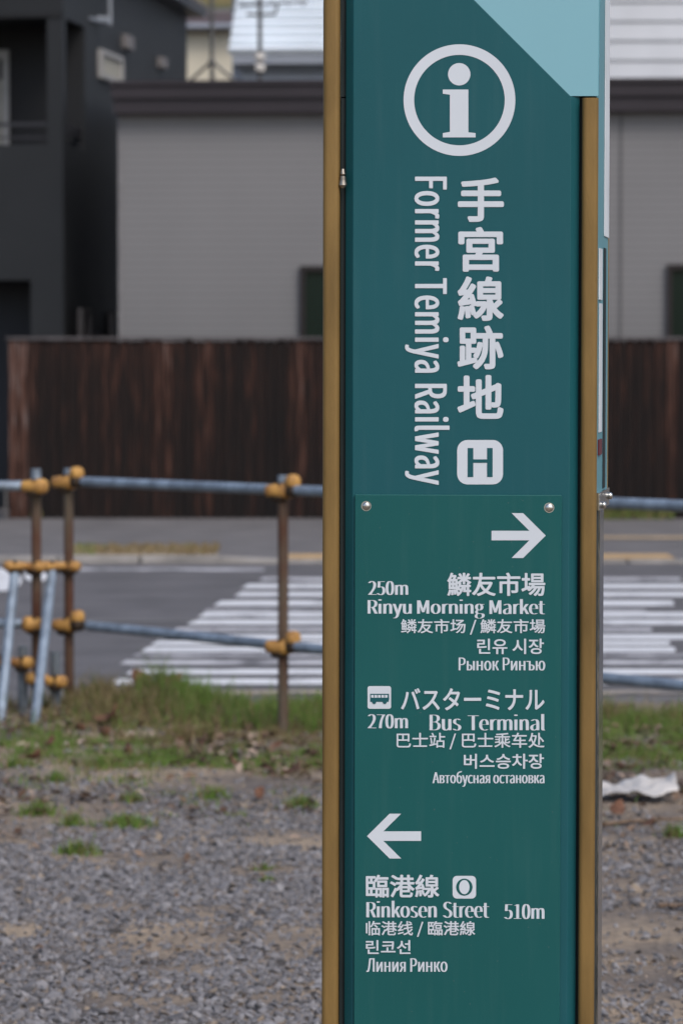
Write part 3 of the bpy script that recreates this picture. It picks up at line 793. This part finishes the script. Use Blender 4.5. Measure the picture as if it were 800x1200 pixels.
flank_plate(.52, .74, 290, 572, .0005, .0012, 'side_strip', 'core')
flank_plate(.05, .30, 293, 352, .0005, .0025, 'notice', 'poster')
flank_plate(.06, .34, 513, 531, .0005, .0025, 'notice', 'red')
flank_plate(.0, .99, 574, 594, -.003, .004, 'side_bracket', 'steel', .001)
flank_plate(.25, 1, 594, 1900, -.004, 0, 'side_plate', 'steel', 0, p1=(705.5, .268), py=900)
for (t, y) in ((.30, 590), (.93, 583.5)):
    q = flank(t, .006); z = sz(y, .15)
    MB().blob((q.x, q.y, z), (.004, .0055, .0055), e=.9).build('bolt', M['chrome'], sign)
# back panel and base
MB().box((sx(399, .27), .271, .06), (sx(695, .27), .274, sz(120, .27))).build('back_panel', M['teal'], sign)
MB().box((sx(377) - .04, -.05, 0.0), (sx(705) + .05, .33, .018)).build('base_plate', M['steel'], sign, bevel=.003)
# chrome catch on the left post
ca = MB(); yc = -.002
for (y0, y1, r0, r1) in ((198, 204, .0025, .0042), (204, 205.5, .0042, .003), (206.5, 211, .0042, .0046), (211, 217, .005, .0062), (217, 220.5, .0062, .003)):
    ca.tube((sx(400.8), yc, sz(y1)), (sx(400.8), yc, sz(y0)), r1, r0, 14)
ca.build('catch', M['dull'], sign)
# lower direction sheet
ps = MB()
x0, x1, z1 = sx(415.5), sx(657.5), sz(579.5)
ps.box((x0, -.0052, .10), (x1, -.0004, z1))
sheetp = ps.build('direction_panel', M['teal_sheet'], sign, bevel=.0014)
for (px, py) in ((429, 593), (643, 595), (429, 1270), (643, 1272)):
    q = sp(px, py, -.0052)
    b_ = MB().blob((q.x, q.y, q.z), (.0063, .0036, .0063), e=1.0)
    b_.tube((q.x, q.y - .0001, q.z), (q.x, q.y + .002, q.z), .0075, seg=18)
    b_.build('screw', M['chrome'], sheetp)

# ---- lettering
try:
    FONT = bpy.data.fonts.load(os.path.join(bpy.utils.system_resource('DATAFILES'), 'fonts', 'Noto Sans CJK Regular.woff2'))
except Exception:
    FONT = None
YF, YD = -.0005, -.0057
def glyphs(body, spacing=1.0, ax=0.0, ay=0.0):
    """flat letter shapes; ax, ay (em) thicken the upright and the level strokes, negative thins them"""
    c = bpy.data.curves.new('lettering', 'FONT'); c.body = body; c.resolution_u = 6
    if FONT: c.font = FONT
    c.space_character = spacing
    o = bpy.data.objects.new('lettering', c); COL.objects.link(o)
    bpy.context.view_layer.update()
    dg = bpy.context.evaluated_depsgraph_get()
    if ax or ay:   # (only small amounts keep the outlines clean)
        loops = []
        for sp_ in o.evaluated_get(dg).to_curve(dg).splines:
            pts = []
            bp = sp_.bezier_points; n_ = len(bp)
            for i in range(n_):
                p, q = bp[i], bp[(i + 1) % n_]
                p0, p1, p2, p3 = (np.array(v[:2]) for v in (p.co, p.handle_right, q.handle_left, q.co))
                straight = abs(np.cross(p1 - p0, p3 - p0)) < 1e-5 and abs(np.cross(p2 - p0, p3 - p0)) < 1e-5
                for t in ([0] if straight else np.arange(0, 1, 1 / 6)):
                    pts.append((1 - t) ** 3 * p0 + 3 * t * (1 - t) ** 2 * p1 + 3 * t * t * (1 - t) * p2 + t ** 3 * p3)
            P_ = np.array(pts); keep = np.linalg.norm(P_ - np.roll(P_, 1, 0), axis=1) > 1e-5
            if keep.sum() > 2: loops.append(P_[keep])
        area = lambda L: .5 * np.sum(L[:, 0] * np.roll(L[:, 1], -1) - L[:, 1] * np.roll(L[:, 0], -1))
        sgn = 1 if area(max(loops, key=lambda L: abs(area(L)))) > 0 else -1
        def inside(p, L):
            x_, y_ = L[:, 0], L[:, 1]; x2, y2 = np.roll(x_, -1), np.roll(y_, -1)
            c_ = ((y_ > p[1]) != (y2 > p[1])) & (p[0] < (x2 - x_) * (p[1] - y_) / (y2 - y_ + 1e-12) + x_)
            return c_.sum() % 2 == 1
        outer = [L for L in loops if area(L) * sgn > 0]; groups = [[L] for L in outer]
        for L in loops:
            if area(L) * sgn < 0:
                for g_ in groups:
                    if inside(L[0], g_[0]): g_.append(L); break
        vs, fs, lay = [], [], []
        for gi, g_ in enumerate(groups):                # every letter is filled on its own
            k = bpy.data.curves.new('lettering', 'CURVE'); k.dimensions = '2D'; k.fill_mode = 'BOTH'
            for L in g_:
                d0 = L - np.roll(L, 1, 0); d1 = np.roll(L, -1, 0) - L
                d0 /= np.linalg.norm(d0, axis=1)[:, None]; d1 /= np.linalg.norm(d1, axis=1)[:, None]
                n0 = np.stack([d0[:, 1], -d0[:, 0]], -1) * sgn; n1 = np.stack([d1[:, 1], -d1[:, 0]], -1) * sgn
                m_ = (n0 + n1) / np.maximum(.5, 1 + np.sum(n0 * n1, 1))[:, None]
                L2_ = L + m_ * np.array([ax, ay])
                q = k.splines.new('POLY'); q.points.add(len(L2_) - 1); q.use_cyclic_u = True
                q.points.foreach_set('co', np.concatenate([L2_, np.zeros((len(L2_), 1)), np.ones((len(L2_), 1))], 1).ravel())
            e_ = bpy.data.objects.new('lettering', k); COL.objects.link(e_)
            bpy.context.view_layer.update()
            me = bpy.data.meshes.new_from_object(e_.evaluated_get(bpy.context.evaluated_depsgraph_get()))
            o_ = len(vs); vs += [v.co[:2] for v in me.vertices]; fs += [tuple(o_ + i for i in p.vertices) for p in me.polygons]; lay += [gi % 3] * len(me.vertices)
            bpy.data.objects.remove(e_); bpy.data.curves.remove(k); bpy.data.meshes.remove(me)
        bpy.data.objects.remove(o); bpy.data.curves.remove(c)
        return np.array(vs), fs, np.array(lay)
    me = bpy.data.meshes.new_from_object(o.evaluated_get(dg))
    vs = np.array([v.co[:2] for v in me.vertices]); fs = [tuple(p.vertices) for p in me.polygons]
    bpy.data.objects.remove(o); bpy.data.curves.remove(c); bpy.data.meshes.remove(me)
    return vs, fs, np.zeros(len(vs))
def shifts(bx, by):
    s = [(0, 0)]
    if bx: s += [(-bx, 0), (bx, 0)]
    if by: s += [(0, -by), (0, by)]
    if bx and by: s += [(-.72 * bx, -.72 * by), (.72 * bx, -.72 * by), (-.72 * bx, .72 * by), (.72 * bx, .72 * by)]
    return s
def add_text(mb, body, box, y, bx=0.0, by=0.0, rot=False, mi=0, spacing=1.0, ax=0.0, ay=0.0):
    """lettering fitted into a photo-pixel box; bx, by thicken the strokes"""
    vs, fs, lay = glyphs(body, spacing, ax, ay)
    if rot: vs = np.stack([vs[:, 1], -vs[:, 0]], -1)
    lo, hi = vs.min(0), vs.max(0)
    x0, x1, y0, y1 = box
    x0 += bx; x1 -= bx; y0 += by; y1 -= by
    k = 0
    for dx, dy in shifts(bx, by):
        yy = y - .00006 * k; k += 1
        X = x0 + (vs[:, 0] - lo[0]) / (hi[0] - lo[0]) * (x1 - x0) + dx
        Yp = y1 - (vs[:, 1] - lo[1]) / (hi[1] - lo[1]) * (y1 - y0) + dy
        mb.poly([sp(a, b, yy - .00005 * q) for a, b, q in zip(X, Yp, lay)], fs, mi)
def text(body, box, y, parent, bx=0.0, by=0.0, rot=False, spacing=1.0, ax=0.0, ay=0.0):
    mb = MB(); add_text(mb, body, box, y, bx, by, rot, 0, spacing, ax, ay)
    return mb.build('lettering', M['white_vinyl'], parent)
def flat(mb, pts, y, mi=0):
    mb.poly([sp(p, q, y) for p, q in pts], [tuple(range(len(pts) - 1, -1, -1))], mi)
def rrect(x0, x1, y0, y1, r, n=7):
    pts = []
    for cx, cy, a0 in ((x1 - r, y0 + r, -90), (x1 - r, y1 - r, 0), (x0 + r, y1 - r, 90), (x0 + r, y0 + r, 180)):
        for i in range(n):
            a = math.radians(a0 + 90 * i / (n - 1)); pts.append((cx + r * math.cos(a), cy + r * math.sin(a)))
    return pts
# information symbol
im = MB(); cx, cy = 538, 117.3; N = 96
for i in range(N):
    a, b = 2 * math.pi * i / N, 2 * math.pi * (i + 1) / N
    q = [(cx + r_ * math.cos(t), cy + r_ * math.sin(t)) for r_, t in ((65.4, a), (65.4, b), (53, b), (53, a))]
    im.poly([sp(*p, YF) for p in q], [(3, 2, 1, 0)])
flat(im, [(537.7 + 13.1 * math.cos(2 * math.pi * i / 48), 87 + 13.1 * math.sin(2 * math.pi * i / 48)) for i in range(48)], YF)
flat(im, [(518.5, 104.9), (548.4, 104.9), (548.4, 155), (556.9, 156), (556.9, 161), (518.5, 161), (518.5, 156), (526.8, 154.5), (526.8, 111), (518.5, 109.8)], YF)
im.build('information_symbol', M['white_vinyl'], panel)
for chs, bx_ in (('手', (536, 590, 208, 260.2)), ('宮', (536.5, 589, 265.8, 318.6)), ('線', (535.6, 590, 323.8, 376.2)), ('跡', (535.3, 589.5, 381.4, 433)), ('地', (535.3, 589.5, 439.4, 491))):
    text(chs, bx_, YF, panel, 1.55, 1.45)
text('Former Temiya Railway', (474.2, 526.4, 207.0, 568.4), YF, panel, .3, 1.15, True, 1.03)
hb = MB()
flat(hb, rrect(535.3, 589, 515.6, 567.7, 12), YF)
for pts in ([(547.6, 525), (554.2, 525), (554.2, 559), (547.6, 559)], [(570.3, 525), (576.8, 525), (576.8, 559), (570.3, 559)], [(554.2, 538.3), (570.3, 538.3), (570.3, 542.3), (554.2, 542.3)]):
    flat(hb, pts, YF - .0004, 1)
hb.build('route_badge', [M['white_vinyl'], M['teal']], panel)
# direction sheet
def arrow(tip, w, h, sgn):
    x, y = tip
    m = MB(); s = sgn
    e = lambda a, b: (x - s * a, y + b)
    sh, hw = 5.6, h / 2
    flat(m, [e(0, 0), e(26.5, -hw), e(40, -hw), e(19.2, -sh), e(w, -sh), e(w, sh), e(19.2, sh), e(40, hw), e(26.5, hw)][::(-1 if s > 0 else 1)][::-1], YD)
    m.build('arrow', M['white_vinyl'], sheetp)
arrow((639, 627.6), 63.5, 52.6, 1)
arrow((429.8, 979.8), 63.3, 52.5, -1)
T = [('250m', (431, 478, 681, 697.3), .8, 0), ('鱗友市場', (523.5, 638.4, 671, 698.6), .65, .55), ([('Rinyu', (430.5, 482.2, 702.3, 724.5)), ('Morning', (488.4, 567.6, 702.6, 724.8)), ('Market', (573, 638.4, 702, 719.8))], None, .8, 0),
     ('鳞友市场 / 鱗友市場', (469.5, 638.4, 725.4, 743.8), .3, .22), ('린유 시장', (558.6, 636.8, 748.4, 766.6), .35, .3), ('Рынок Ринъю', (537, 638.4, 770.6, 785.8), .5, .2),
     ('バスターミナル', (469.5, 637.5, 806.4, 832.5), .5, .5), ('270m', (430.5, 477.8, 837, 853.6), .8, 0), ([('Bus', (503, 540.2, 837.6, 856)), ('Terminal', (547.5, 638.4, 836.8, 856))], None, .95, .1),
     ('巴士站 / 巴士乘车处', (464.4, 637.5, 858.6, 878.2), .25, .2), ('버스승차장', (543, 636.8, 883.3, 901), .35, .3), ('Автобусная остановка', (506.4, 637.5, 903.6, 922), .3, .1),
     ('臨港線', (428.4, 514.5, 1025, 1052), .65, .55), ([('Rinkosen', (429, 511.5, 1055.6, 1075.3)), ('Street', (518.4, 573, 1056.8, 1075.5))], None, .8, 0), ('510m', (590, 637.5, 1059.5, 1077), .8, 0),
     ('临港线 / 臨港線', (428.4, 556.5, 1079.3, 1098), .3, .22), ('린코선', (428.4, 480.8, 1101.6, 1118), .35, .3), ('Линия Ринко', (429, 524, 1123, 1139), .5, .2)]
for body, bx_, w_, h_ in T:
    mb = MB()
    for part, pb in (body if bx_ is None else [(body, bx_)]): 
        kind_ = 'en' if (bx_ is None or body[-1] == 'm') else 'ru' if body[0] in 'РАЛ' else ''
        if kind_: add_text(mb, part, pb, YD, .8 if kind_ == 'en' else .45, 0, spacing=1.0, ay=-.009 if kind_ == 'en' else -.004)
        else: add_text(mb, part, pb, YD, w_, h_)
    mb.build('lettering', M['white_vinyl'], sheetp)
bs = MB()
flat(bs, rrect(430.5, 458, 804, 830.6, 2.6), YD)
flat(bs, [(433.5, 813), (455.5, 813), (455.8, 819), (455, 822.5), (433.5, 822.5)], YD - .0003, 1)
for i in range(5):
    x_ = 434.6 + i * 4.05
    flat(bs, [(x_, 814.4), (x_ + 3.1, 814.4), (x_ + 3.1, 817.6), (x_, 817.6)], YD - .0006, 0)
for x_ in (438.2, 450.6):
    flat(bs, [(x_ + 2.4 * math.cos(2 * math.pi * i / 20), 822.6 + 2.4 * math.sin(2 * math.pi * i / 20)) for i in range(20)], YD - .0006, 1)
bs.build('bus_symbol', [M['white_vinyl'], M['teal']], sheetp)
ob = MB()
flat(ob, rrect(530, 557.4, 1026.4, 1053, 5), YD)
ring_o = lambda rx, ry: [(543.7 + rx * math.cos(2 * math.pi * i / 40), 1039.6 + ry * math.sin(2 * math.pi * i / 40)) for i in range(40)]
flat(ob, ring_o(9.6, 10), YD - .0003, 1); flat(ob, ring_o(6.1, 8.3), YD - .0006, 0)
ob.build('route_badge', [M['white_vinyl'], M['teal_sheet']], sheetp)

# ------------------------------------------------------------------ gravel, grass and litter
def rocks(pos, size, tint, name):
    t = (1 + 5 ** .5) / 2
    base = np.array([(-1, t, 0), (1, t, 0), (-1, -t, 0), (1, -t, 0), (0, -1, t), (0, 1, t), (0, -1, -t), (0, 1, -t), (t, 0, -1), (t, 0, 1), (-t, 0, -1), (-t, 0, 1)], float) / math.hypot(1, t)
    fc = np.array([(0, 11, 5), (0, 5, 1), (0, 1, 7), (0, 7, 10), (0, 10, 11), (1, 5, 9), (5, 11, 4), (11, 10, 2), (10, 7, 6), (7, 1, 8), (3, 9, 4), (3, 4, 2), (3, 2, 6), (3, 6, 8), (3, 8, 9), (4, 9, 5), (2, 4, 11), (6, 2, 10), (8, 6, 7), (9, 8, 1)])
    n = len(pos)
    v = base[None] * RNG.uniform(.62, 1.25, (n, 12, 1))
    v = v * (size[:, None] * RNG.uniform(.6, 1.25, (n, 3)) * np.array([1, 1, .6]))[:, None, :]
    an = RNG.uniform(0, 2 * math.pi, n); ca_, sa_ = np.cos(an), np.sin(an)
    x = v[..., 0] * ca_[:, None] - v[..., 1] * sa_[:, None]; y = v[..., 0] * sa_[:, None] + v[..., 1] * ca_[:, None]
    tl = RNG.normal(0, .35, (n, 2)); z = v[..., 2] + x * tl[:, :1] + y * tl[:, 1:]
    V = np.stack([x, y, z], -1) + pos[:, None, :]
    Fc = (fc[None] + (np.arange(n) * 12)[:, None, None]).reshape(-1, 3)
    o = np_mesh(name, V.reshape(-1, 3), [Fc], M['stones'], np.repeat(tint, 12))
    o['kind'] = 'stuff'; return o
def gravel():
    N = 265000
    y = RNG.uniform(7.5, 15.4, N); x = RNG.uniform(-1, 1, N) * (0.105 * y + 1.4)
    patch = fbm(x, y, 1.1); fine = fbm(x, y, 4.0)
    right = 1 / (1 + np.exp(-(x - .25) * 5))                     # dirtier on the right of the sign
    keep = np.clip((patch - .40) * 4.2 + .35 + 1.3 * (fine - .5), .10, .95)
    keep *= 1 - .62 * right
    for (cx_, cy_, rx_, ry_) in ((20, 985, 60, 9), (100, 1010, 50, 6), (250, 1075, 50, 7), (150, 1185, 70, 8), (320, 1180, 40, 8), (175, 1017, 75, 11), (215, 1108, 80, 26), (350, 1108, 50, 22), (300, 1024, 60, 9), (25, 1096, 45, 8), (60, 1140, 40, 6), (210, 1142, 60, 7), (130, 1068, 40, 6), (345, 985, 60, 10), (760, 1100, 60, 30)):
        g_ = G(cx_, cy_); hx = abs(G(cx_ + rx_, cy_).x - g_.x); hy = abs(G(cx_, cy_ - ry_).y - g_.y)
        e_ = ((x - g_.x) / hx) ** 2 + ((y - g_.y) / hy) ** 2 + 1.2 * (fine - .5)
        keep *= np.clip(e_ * .9 - .25 + .8 * (RNG.random(N) - .5) * 0 + .5 * (vnoise(x, y, 19) - .5), .14, 1)
    keep *= np.clip((13.6 - y) / 2.6, .13, 1)
    k = RNG.random(N) < keep
    x, y, p = x[k], y[k], patch[k]
    s = np.clip(RNG.lognormal(math.log(.0066), .42, len(x)), .003, .018)
    z = lot_h(x, y) + s * .28
    t = np.clip(RNG.normal(.45, .25, len(x)), 0, .8)
    warm = RNG.random(len(x)) < .05 + .14 * (p < .42) + .10 * (x > .6)
    t = np.where(warm, RNG.uniform(.84, 1, len(x)), t)
    rocks(np.stack([x, y, z], -1), s, t, 'gravel')
gravel()
def blades(root, h, w, lean, tint, name, base=None):
    n = len(root); an = RNG.uniform(0, 2 * math.pi, n); fa_ = RNG.uniform(0, 2 * math.pi, n)
    d = np.stack([np.cos(an), np.sin(an), np.zeros(n)], -1) * lean[:, None]
    s = np.stack([np.cos(fa_), np.sin(fa_), np.zeros(n)], -1) * w[:, None] * .5
    up = np.array([0, 0, 1.0])
    m1 = root + up * (h * .5)[:, None] + d * (h * .28)[:, None]
    tp = root + up * (h * np.clip(1 - .45 * lean, .25, 1))[:, None] + d * h[:, None]
    V = np.stack([root - s, root + s, m1 + s * .75, m1 - s * .75, tp], 1).reshape(-1, 3)
    i = np.arange(n) * 5
    q = np.stack([i, i + 1, i + 2, i + 3], -1); t = np.stack([i + 3, i + 2, i + 4], -1)
    o = np_mesh(name, V, [q, t], M['grass'], np.repeat(tint, 5)); return o
def verge():
    N = 400000
    y = RNG.uniform(11.4, 15.95, N); x = RNG.uniform(-1, 1, N) * (0.105 * y + 1.5)
    pxl = x / y * FPX + 400
    far = np.clip((y - 11.9) / 2.3, 0, 1)
    n1 = fbm(x, y, 1.6); n2 = fbm(x, y, 5.5)
    dens = np.clip((n1 - .42) * 4 + (far - .36) * 1.9, 0, 1) * np.clip((n2 - .37) * 4.5, .02, 1)
    dens += .03
    edge = np.where(pxl > 550, 15.45, np.where(pxl < 78, 14.75, 15.9))
    dens *= np.clip((edge - y) / .18, 0, 1)
    mound = np.exp(-((x + .93) / .45) ** 2 - ((y - 15.5) / .5) ** 2)
    dens = np.clip(dens + .8 * mound * (n2 > .36), 0, 1)
    dens *= np.where(pxl < 110, .55, 1.0) * np.where(y < 15.0, np.clip((fbm(x + 3, y, 4.2) - .38) * 6, .12, 1.2), 1); clump = .5 * fbm(x, y, 3.1) + .5 * fbm(x + 7, y * .8, 6.5); dens = np.where(y < 14.2, dens * np.clip((clump - .49) * 10 + .55 * (y - 12.3), .0, 1.2), dens)
    band = np.clip((y - 12.55) / .8, 0, 1) * np.clip((15.6 - y) / .5, 0, 1) * np.where(pxl < 100, .45, 1)
    dens = np.clip(dens + band * np.clip((.5 * fbm(x + 11, y, 3.4) + .5 * fbm(x, y + 5, 7.5) - .455) * 9, 0, .85), 0, 1)
    k = RNG.random(N) < dens * .62
    x, y, mo, nn, n2, pxl = x[k], y[k], mound[k], n1[k], n2[k], pxl[k]
    tall = RNG.random(len(x)) < .05 + .25 * mo
    h = RNG.uniform(.018, .06, len(x)) * (.5 + 1.1 * np.clip((n2 - .35) * 3, 0, 1)) * (.75 + .8 * np.clip((y - 13) / 2, 0, 1)) + np.where(tall, RNG.uniform(.03, .09, len(x)), 0) + .03 * mo
    h *= np.clip(.55 + .45 * (y - 14.2) / .9, .55, 1)
    drymix = fbm(x, y, 2.3)
    green = RNG.random(len(x)) < np.clip(.52 + 2.8 * (drymix - .45) + .2 * (x > .8) - .3 * mo * (pxl < 180) + .2 * (y < 14.2) - .14 * (y > 15), .12, .92)
    tint = np.where(green, RNG.uniform(.58, 1, len(x)), RNG.uniform(0, .42, len(x)))
    lean = np.abs(RNG.normal(.25, .3, len(x))) + np.where(green, 0, .25)
    o = blades(np.stack([x, y, lot_h(x, y) - .004], -1), h, RNG.uniform(.0025, .006, len(x)), lean, tint, 'grass')
    o['kind'] = 'stuff'
verge()
M['litter'] = attr_mat('leaf_litter', [(0, (.035, .022, .016)), (.4, (.085, .05, .034)), (.7, (.17, .115, .08)), (1, (.34, .27, .22))], .9)
def litter():
    n = 16000
    y = RNG.uniform(8.5, 15.8, n); x = RNG.uniform(-1, 1, n) * (.105 * y + .7)
    k = RNG.random(n) < np.clip((fbm(x, y, 2.6) - .36) * 3.5, .04, 1) * np.clip((y - 11.0) / 2, .22, 1) * (1 + .3 * (x > .6)); x, y = x[k], y[k]; n = len(x)
    a = RNG.uniform(0, 6.28, n); L = RNG.uniform(.008, .036, n) * np.clip((y - 6) / 8, .4, 1); Wd = L * RNG.uniform(.25, .7, n)
    d = np.stack([np.cos(a), np.sin(a), RNG.normal(0, .35, n)], -1) * L[:, None]; e = np.stack([-np.sin(a), np.cos(a), RNG.normal(0, .35, n)], -1) * Wd[:, None]
    c = np.stack([x, y, lot_h(x, y) + RNG.uniform(.006, .022, n)], -1); up = np.zeros((n, 3)); up[:, 2] = L * .25
    V = np.stack([c - d, c - e * .9 + up, c + d, c + e * .9 + up, c], 1).reshape(-1, 3); i = np.arange(n) * 5
    Fc = np.concatenate([np.stack([i + p, i + q, i + 4], -1) for p, q in ((0, 1), (1, 2), (2, 3), (3, 0))])
    np_mesh('leaf_litter', V, [Fc], M['litter'], np.repeat(RNG.random(n), 5))['kind'] = 'stuff'
litter()
def far_weeds():
    # weeds along the foot of the wooden fence and dry grass in the kerbside bed
    n = 5000
    x = RNG.uniform(-4, 5.5, n); y = 34.22 - np.abs(RNG.normal(0, .10, n))
    k = fbm(x, y * 0, 1.7) > .5; x, y = x[k], y[k]
    px_ = x / y * FPX + 400
    h = RNG.uniform(.05, .16, len(x)); tint = RNG.uniform(.1, .95, len(x))
    n2_ = 1300
    x2 = RNG.uniform(xk - 1.2, xk - .05, n2_); y2 = RNG.uniform(27.25, 28.65, n2_); h2 = RNG.uniform(.02, .06, n2_)
    t2 = np.where(RNG.random(n2_) < .4 * (x2 < xk - .95) + .03, RNG.uniform(.6, .9, n2_), RNG.uniform(0, .12, n2_))
    X = np.concatenate([x, x2]); Yy = np.concatenate([y, y2])
    o = blades(np.stack([X, Yy, np.where(Yy < 30, .05, .02)], -1), np.concatenate([h, h2]), np.full(len(X), .012), np.abs(RNG.normal(.3, .25, len(X))), np.concatenate([tint, t2]), 'weeds')
    o['kind'] = 'stuff'
far_weeds()
# separate grass tufts out on the gravel
tufts = [(93, 1006, .075, 260, 'small bright green grass tuft nearest the camera, left on the gravel'),
         (147, 972, .11, 420, 'widest grass tuft on the gravel left of the sign'),
         (46, 958, .09, 300, 'green grass tuft on the gravel close to the left edge'),
         (86, 972, .06, 160, 'low brownish grass tuft between two bigger tufts'),
         (66, 921, .055, 150, 'grass tuft standing farthest back on the gravel at the left'),
         (155, 944, .06, 130, 'sparse grass tuft just behind the widest tuft'),
         (310, 1022, .05, 90, 'flat thin grass tuft on the gravel beside the gold post'),
         (20, 905, .07, 170, 'grass tuft at the left edge below the short railing'),
         (118, 905, .07, 190, 'grass tuft between the verge and the widest tuft'),
         (250, 940, .08, 220, 'grass tuft on bare soil below the middle railing post'),
         (352, 950, .07, 200, 'grass tuft beside the gold post below the verge'),
         (312, 1040, .04, 70, 'tiny grass tuft just in front of the flat thin tuft'),
         (792, 985, .06, 140, 'green tuft at the right edge behind the stick')]
for (px, py, rad, n, lab) in tufts:
    g = G(px, py); r_ = np.clip(np.abs(RNG.normal(0, rad * .42, n)), 0, rad); a = RNG.uniform(0, 2 * math.pi, n)
    x, y = r_ * np.cos(a) * 1.3, r_ * np.sin(a)
    h = RNG.uniform(.025, .07, n) * (.5 if n < 100 else 1) * np.clip(1.15 - r_ / rad * .5, .4, 1)
    tint = np.where(RNG.random(n) < .82, RNG.uniform(.6, 1, n), RNG.uniform(0, .4, n))
    o = blades(np.stack([x, y, lot_h(x + g.x, y + g.y) - .004], -1), h, RNG.uniform(.003, .006, n), np.abs(RNG.normal(.45, .3, n)), tint, 'grass_tuft')
    o.location = (g.x, g.y, 0); tag(o, lab, 'grass tuft', 'grass tufts on the gravel')
# dead leaves in the verge
lv = MB(); NL = 7
pts, fs = [], []
for i in range(NL + 1):
    t = i / NL; wv = .022 * math.sin(math.pi * min(1, t * .96 + .02)) ** .8
    for j in (-1, 0, 1):
        pts.append((j * wv, (t - .5) * .085, .010 * abs(j) + .02 * (t - .5) ** 2 * 4 + (.004 if j == 0 and i % 2 else 0)))
for i in range(NL):
    for j in range(2): a = i * 3 + j; fs.append((a, a + 1, a + 4, a + 3))
lv.poly(pts, fs, 0, True)
leaf0 = lv.build('dead_leaf', M['leaf'])
tag(leaf0, 'curled reddish brown dead leaf lying in the grass verge', 'leaf', 'dead leaves in the verge')
sm = leaf0.modifiers.new('thickness', 'SOLIDIFY'); sm.thickness = .0012
spots = [(168, 806), (200, 818), (205, 823), (130, 846), (120, 862), (214, 863), (95, 856), (240, 868), (186, 836), (325, 873), (280, 842), (60, 872), (270, 892), (345, 905), (40, 888), (735, 901), (760, 968), (722, 952), (150, 880), (302, 930)]
for i, (px, py) in enumerate(spots):
    o = leaf0 if i == 0 else leaf0.copy()
    if i: COL.objects.link(o)
    g = G(px, py + 12); z = float(lot_h(g.x, g.y))
    o.location = (g.x, g.y, z + random.uniform(.02, .05) * (1.3 if py < 850 else .6))
    o.rotation_euler = (random.uniform(-.9, .9), random.uniform(-.7, .7), random.uniform(0, 6.28)); k = random.uniform(.55, 1.05)
    if i in (0, 1, 3): k = 1.5
    o.scale = (k * 1.3, k, k)
# crumpled white plastic sheet, right of the sign
nx, ny = 26, 12
pts, fs = [], []
c0 = GL(742, 938)
for j in range(ny + 1):
    for i in range(nx + 1):
        u_, v_ = i / nx, j / ny
        X = (u_ - .5) * .30; Yv = (v_ - .5) * .17 + .02 * math.sin(u_ * 7)
        Z = .03 + .045 * (fbm(u_ * 3, v_ * 2, 1.6) - .4) + .030 * v_ + .05 * max(0, u_ - .72) * 3 * v_ + .016 * math.sin(9 * u_ + 3 * v_) * v_ + .022 * (float(vnoise(u_ * 9, v_ * 6, 1.0)) - .5)
        pts.append((X, Yv, max(Z, .012)))
for j in range(ny):
    for i in range(nx): a = j * (nx + 1) + i; fs.append((a, a + 1, a + nx + 2, a + nx + 1))
pl = MB().poly(pts, fs, 0, True).build('plastic_sheet', M['plastic'])
sm = pl.modifiers.new('thickness', 'SOLIDIFY'); sm.thickness = .001
pl.location = (c0.x, c0.y, 0.01); tag(pl, 'crumpled white plastic sheet lying on the grass right of the sign', 'plastic sheet')
# sticks
def stick(a, b, r, lab, grp='sticks on the ground'):
    A_, B_ = G(*a), G(*b); A_.z = float(lot_h(A_.x, A_.y)) + r + .006; B_.z = float(lot_h(B_.x, B_.y)) + r + .012
    m = MB(); n_ = 7; prev = Vector((0, 0, 0)); tot = B_ - A_
    for i in range(1, n_ + 1):
        q = tot * (i / n_) + Vector((random.uniform(-.006, .006), random.uniform(-.012, .012), random.uniform(-.003, .004)))
        m.tube(prev, q, r * (1 - .07 * (i - 1)), r * (1 - .07 * i), 8); prev = q
    o = m.build('stick', M['stick'], weld=True); o.location = A_; tag(o, lab, 'stick', grp)
stick((690, 975), (800, 969), .008, 'long thin dry stick on the ground just below the plastic sheet')
stick((770, 1071), (812, 1074), .006, 'short pale dry stick on the gravel at the right edge')
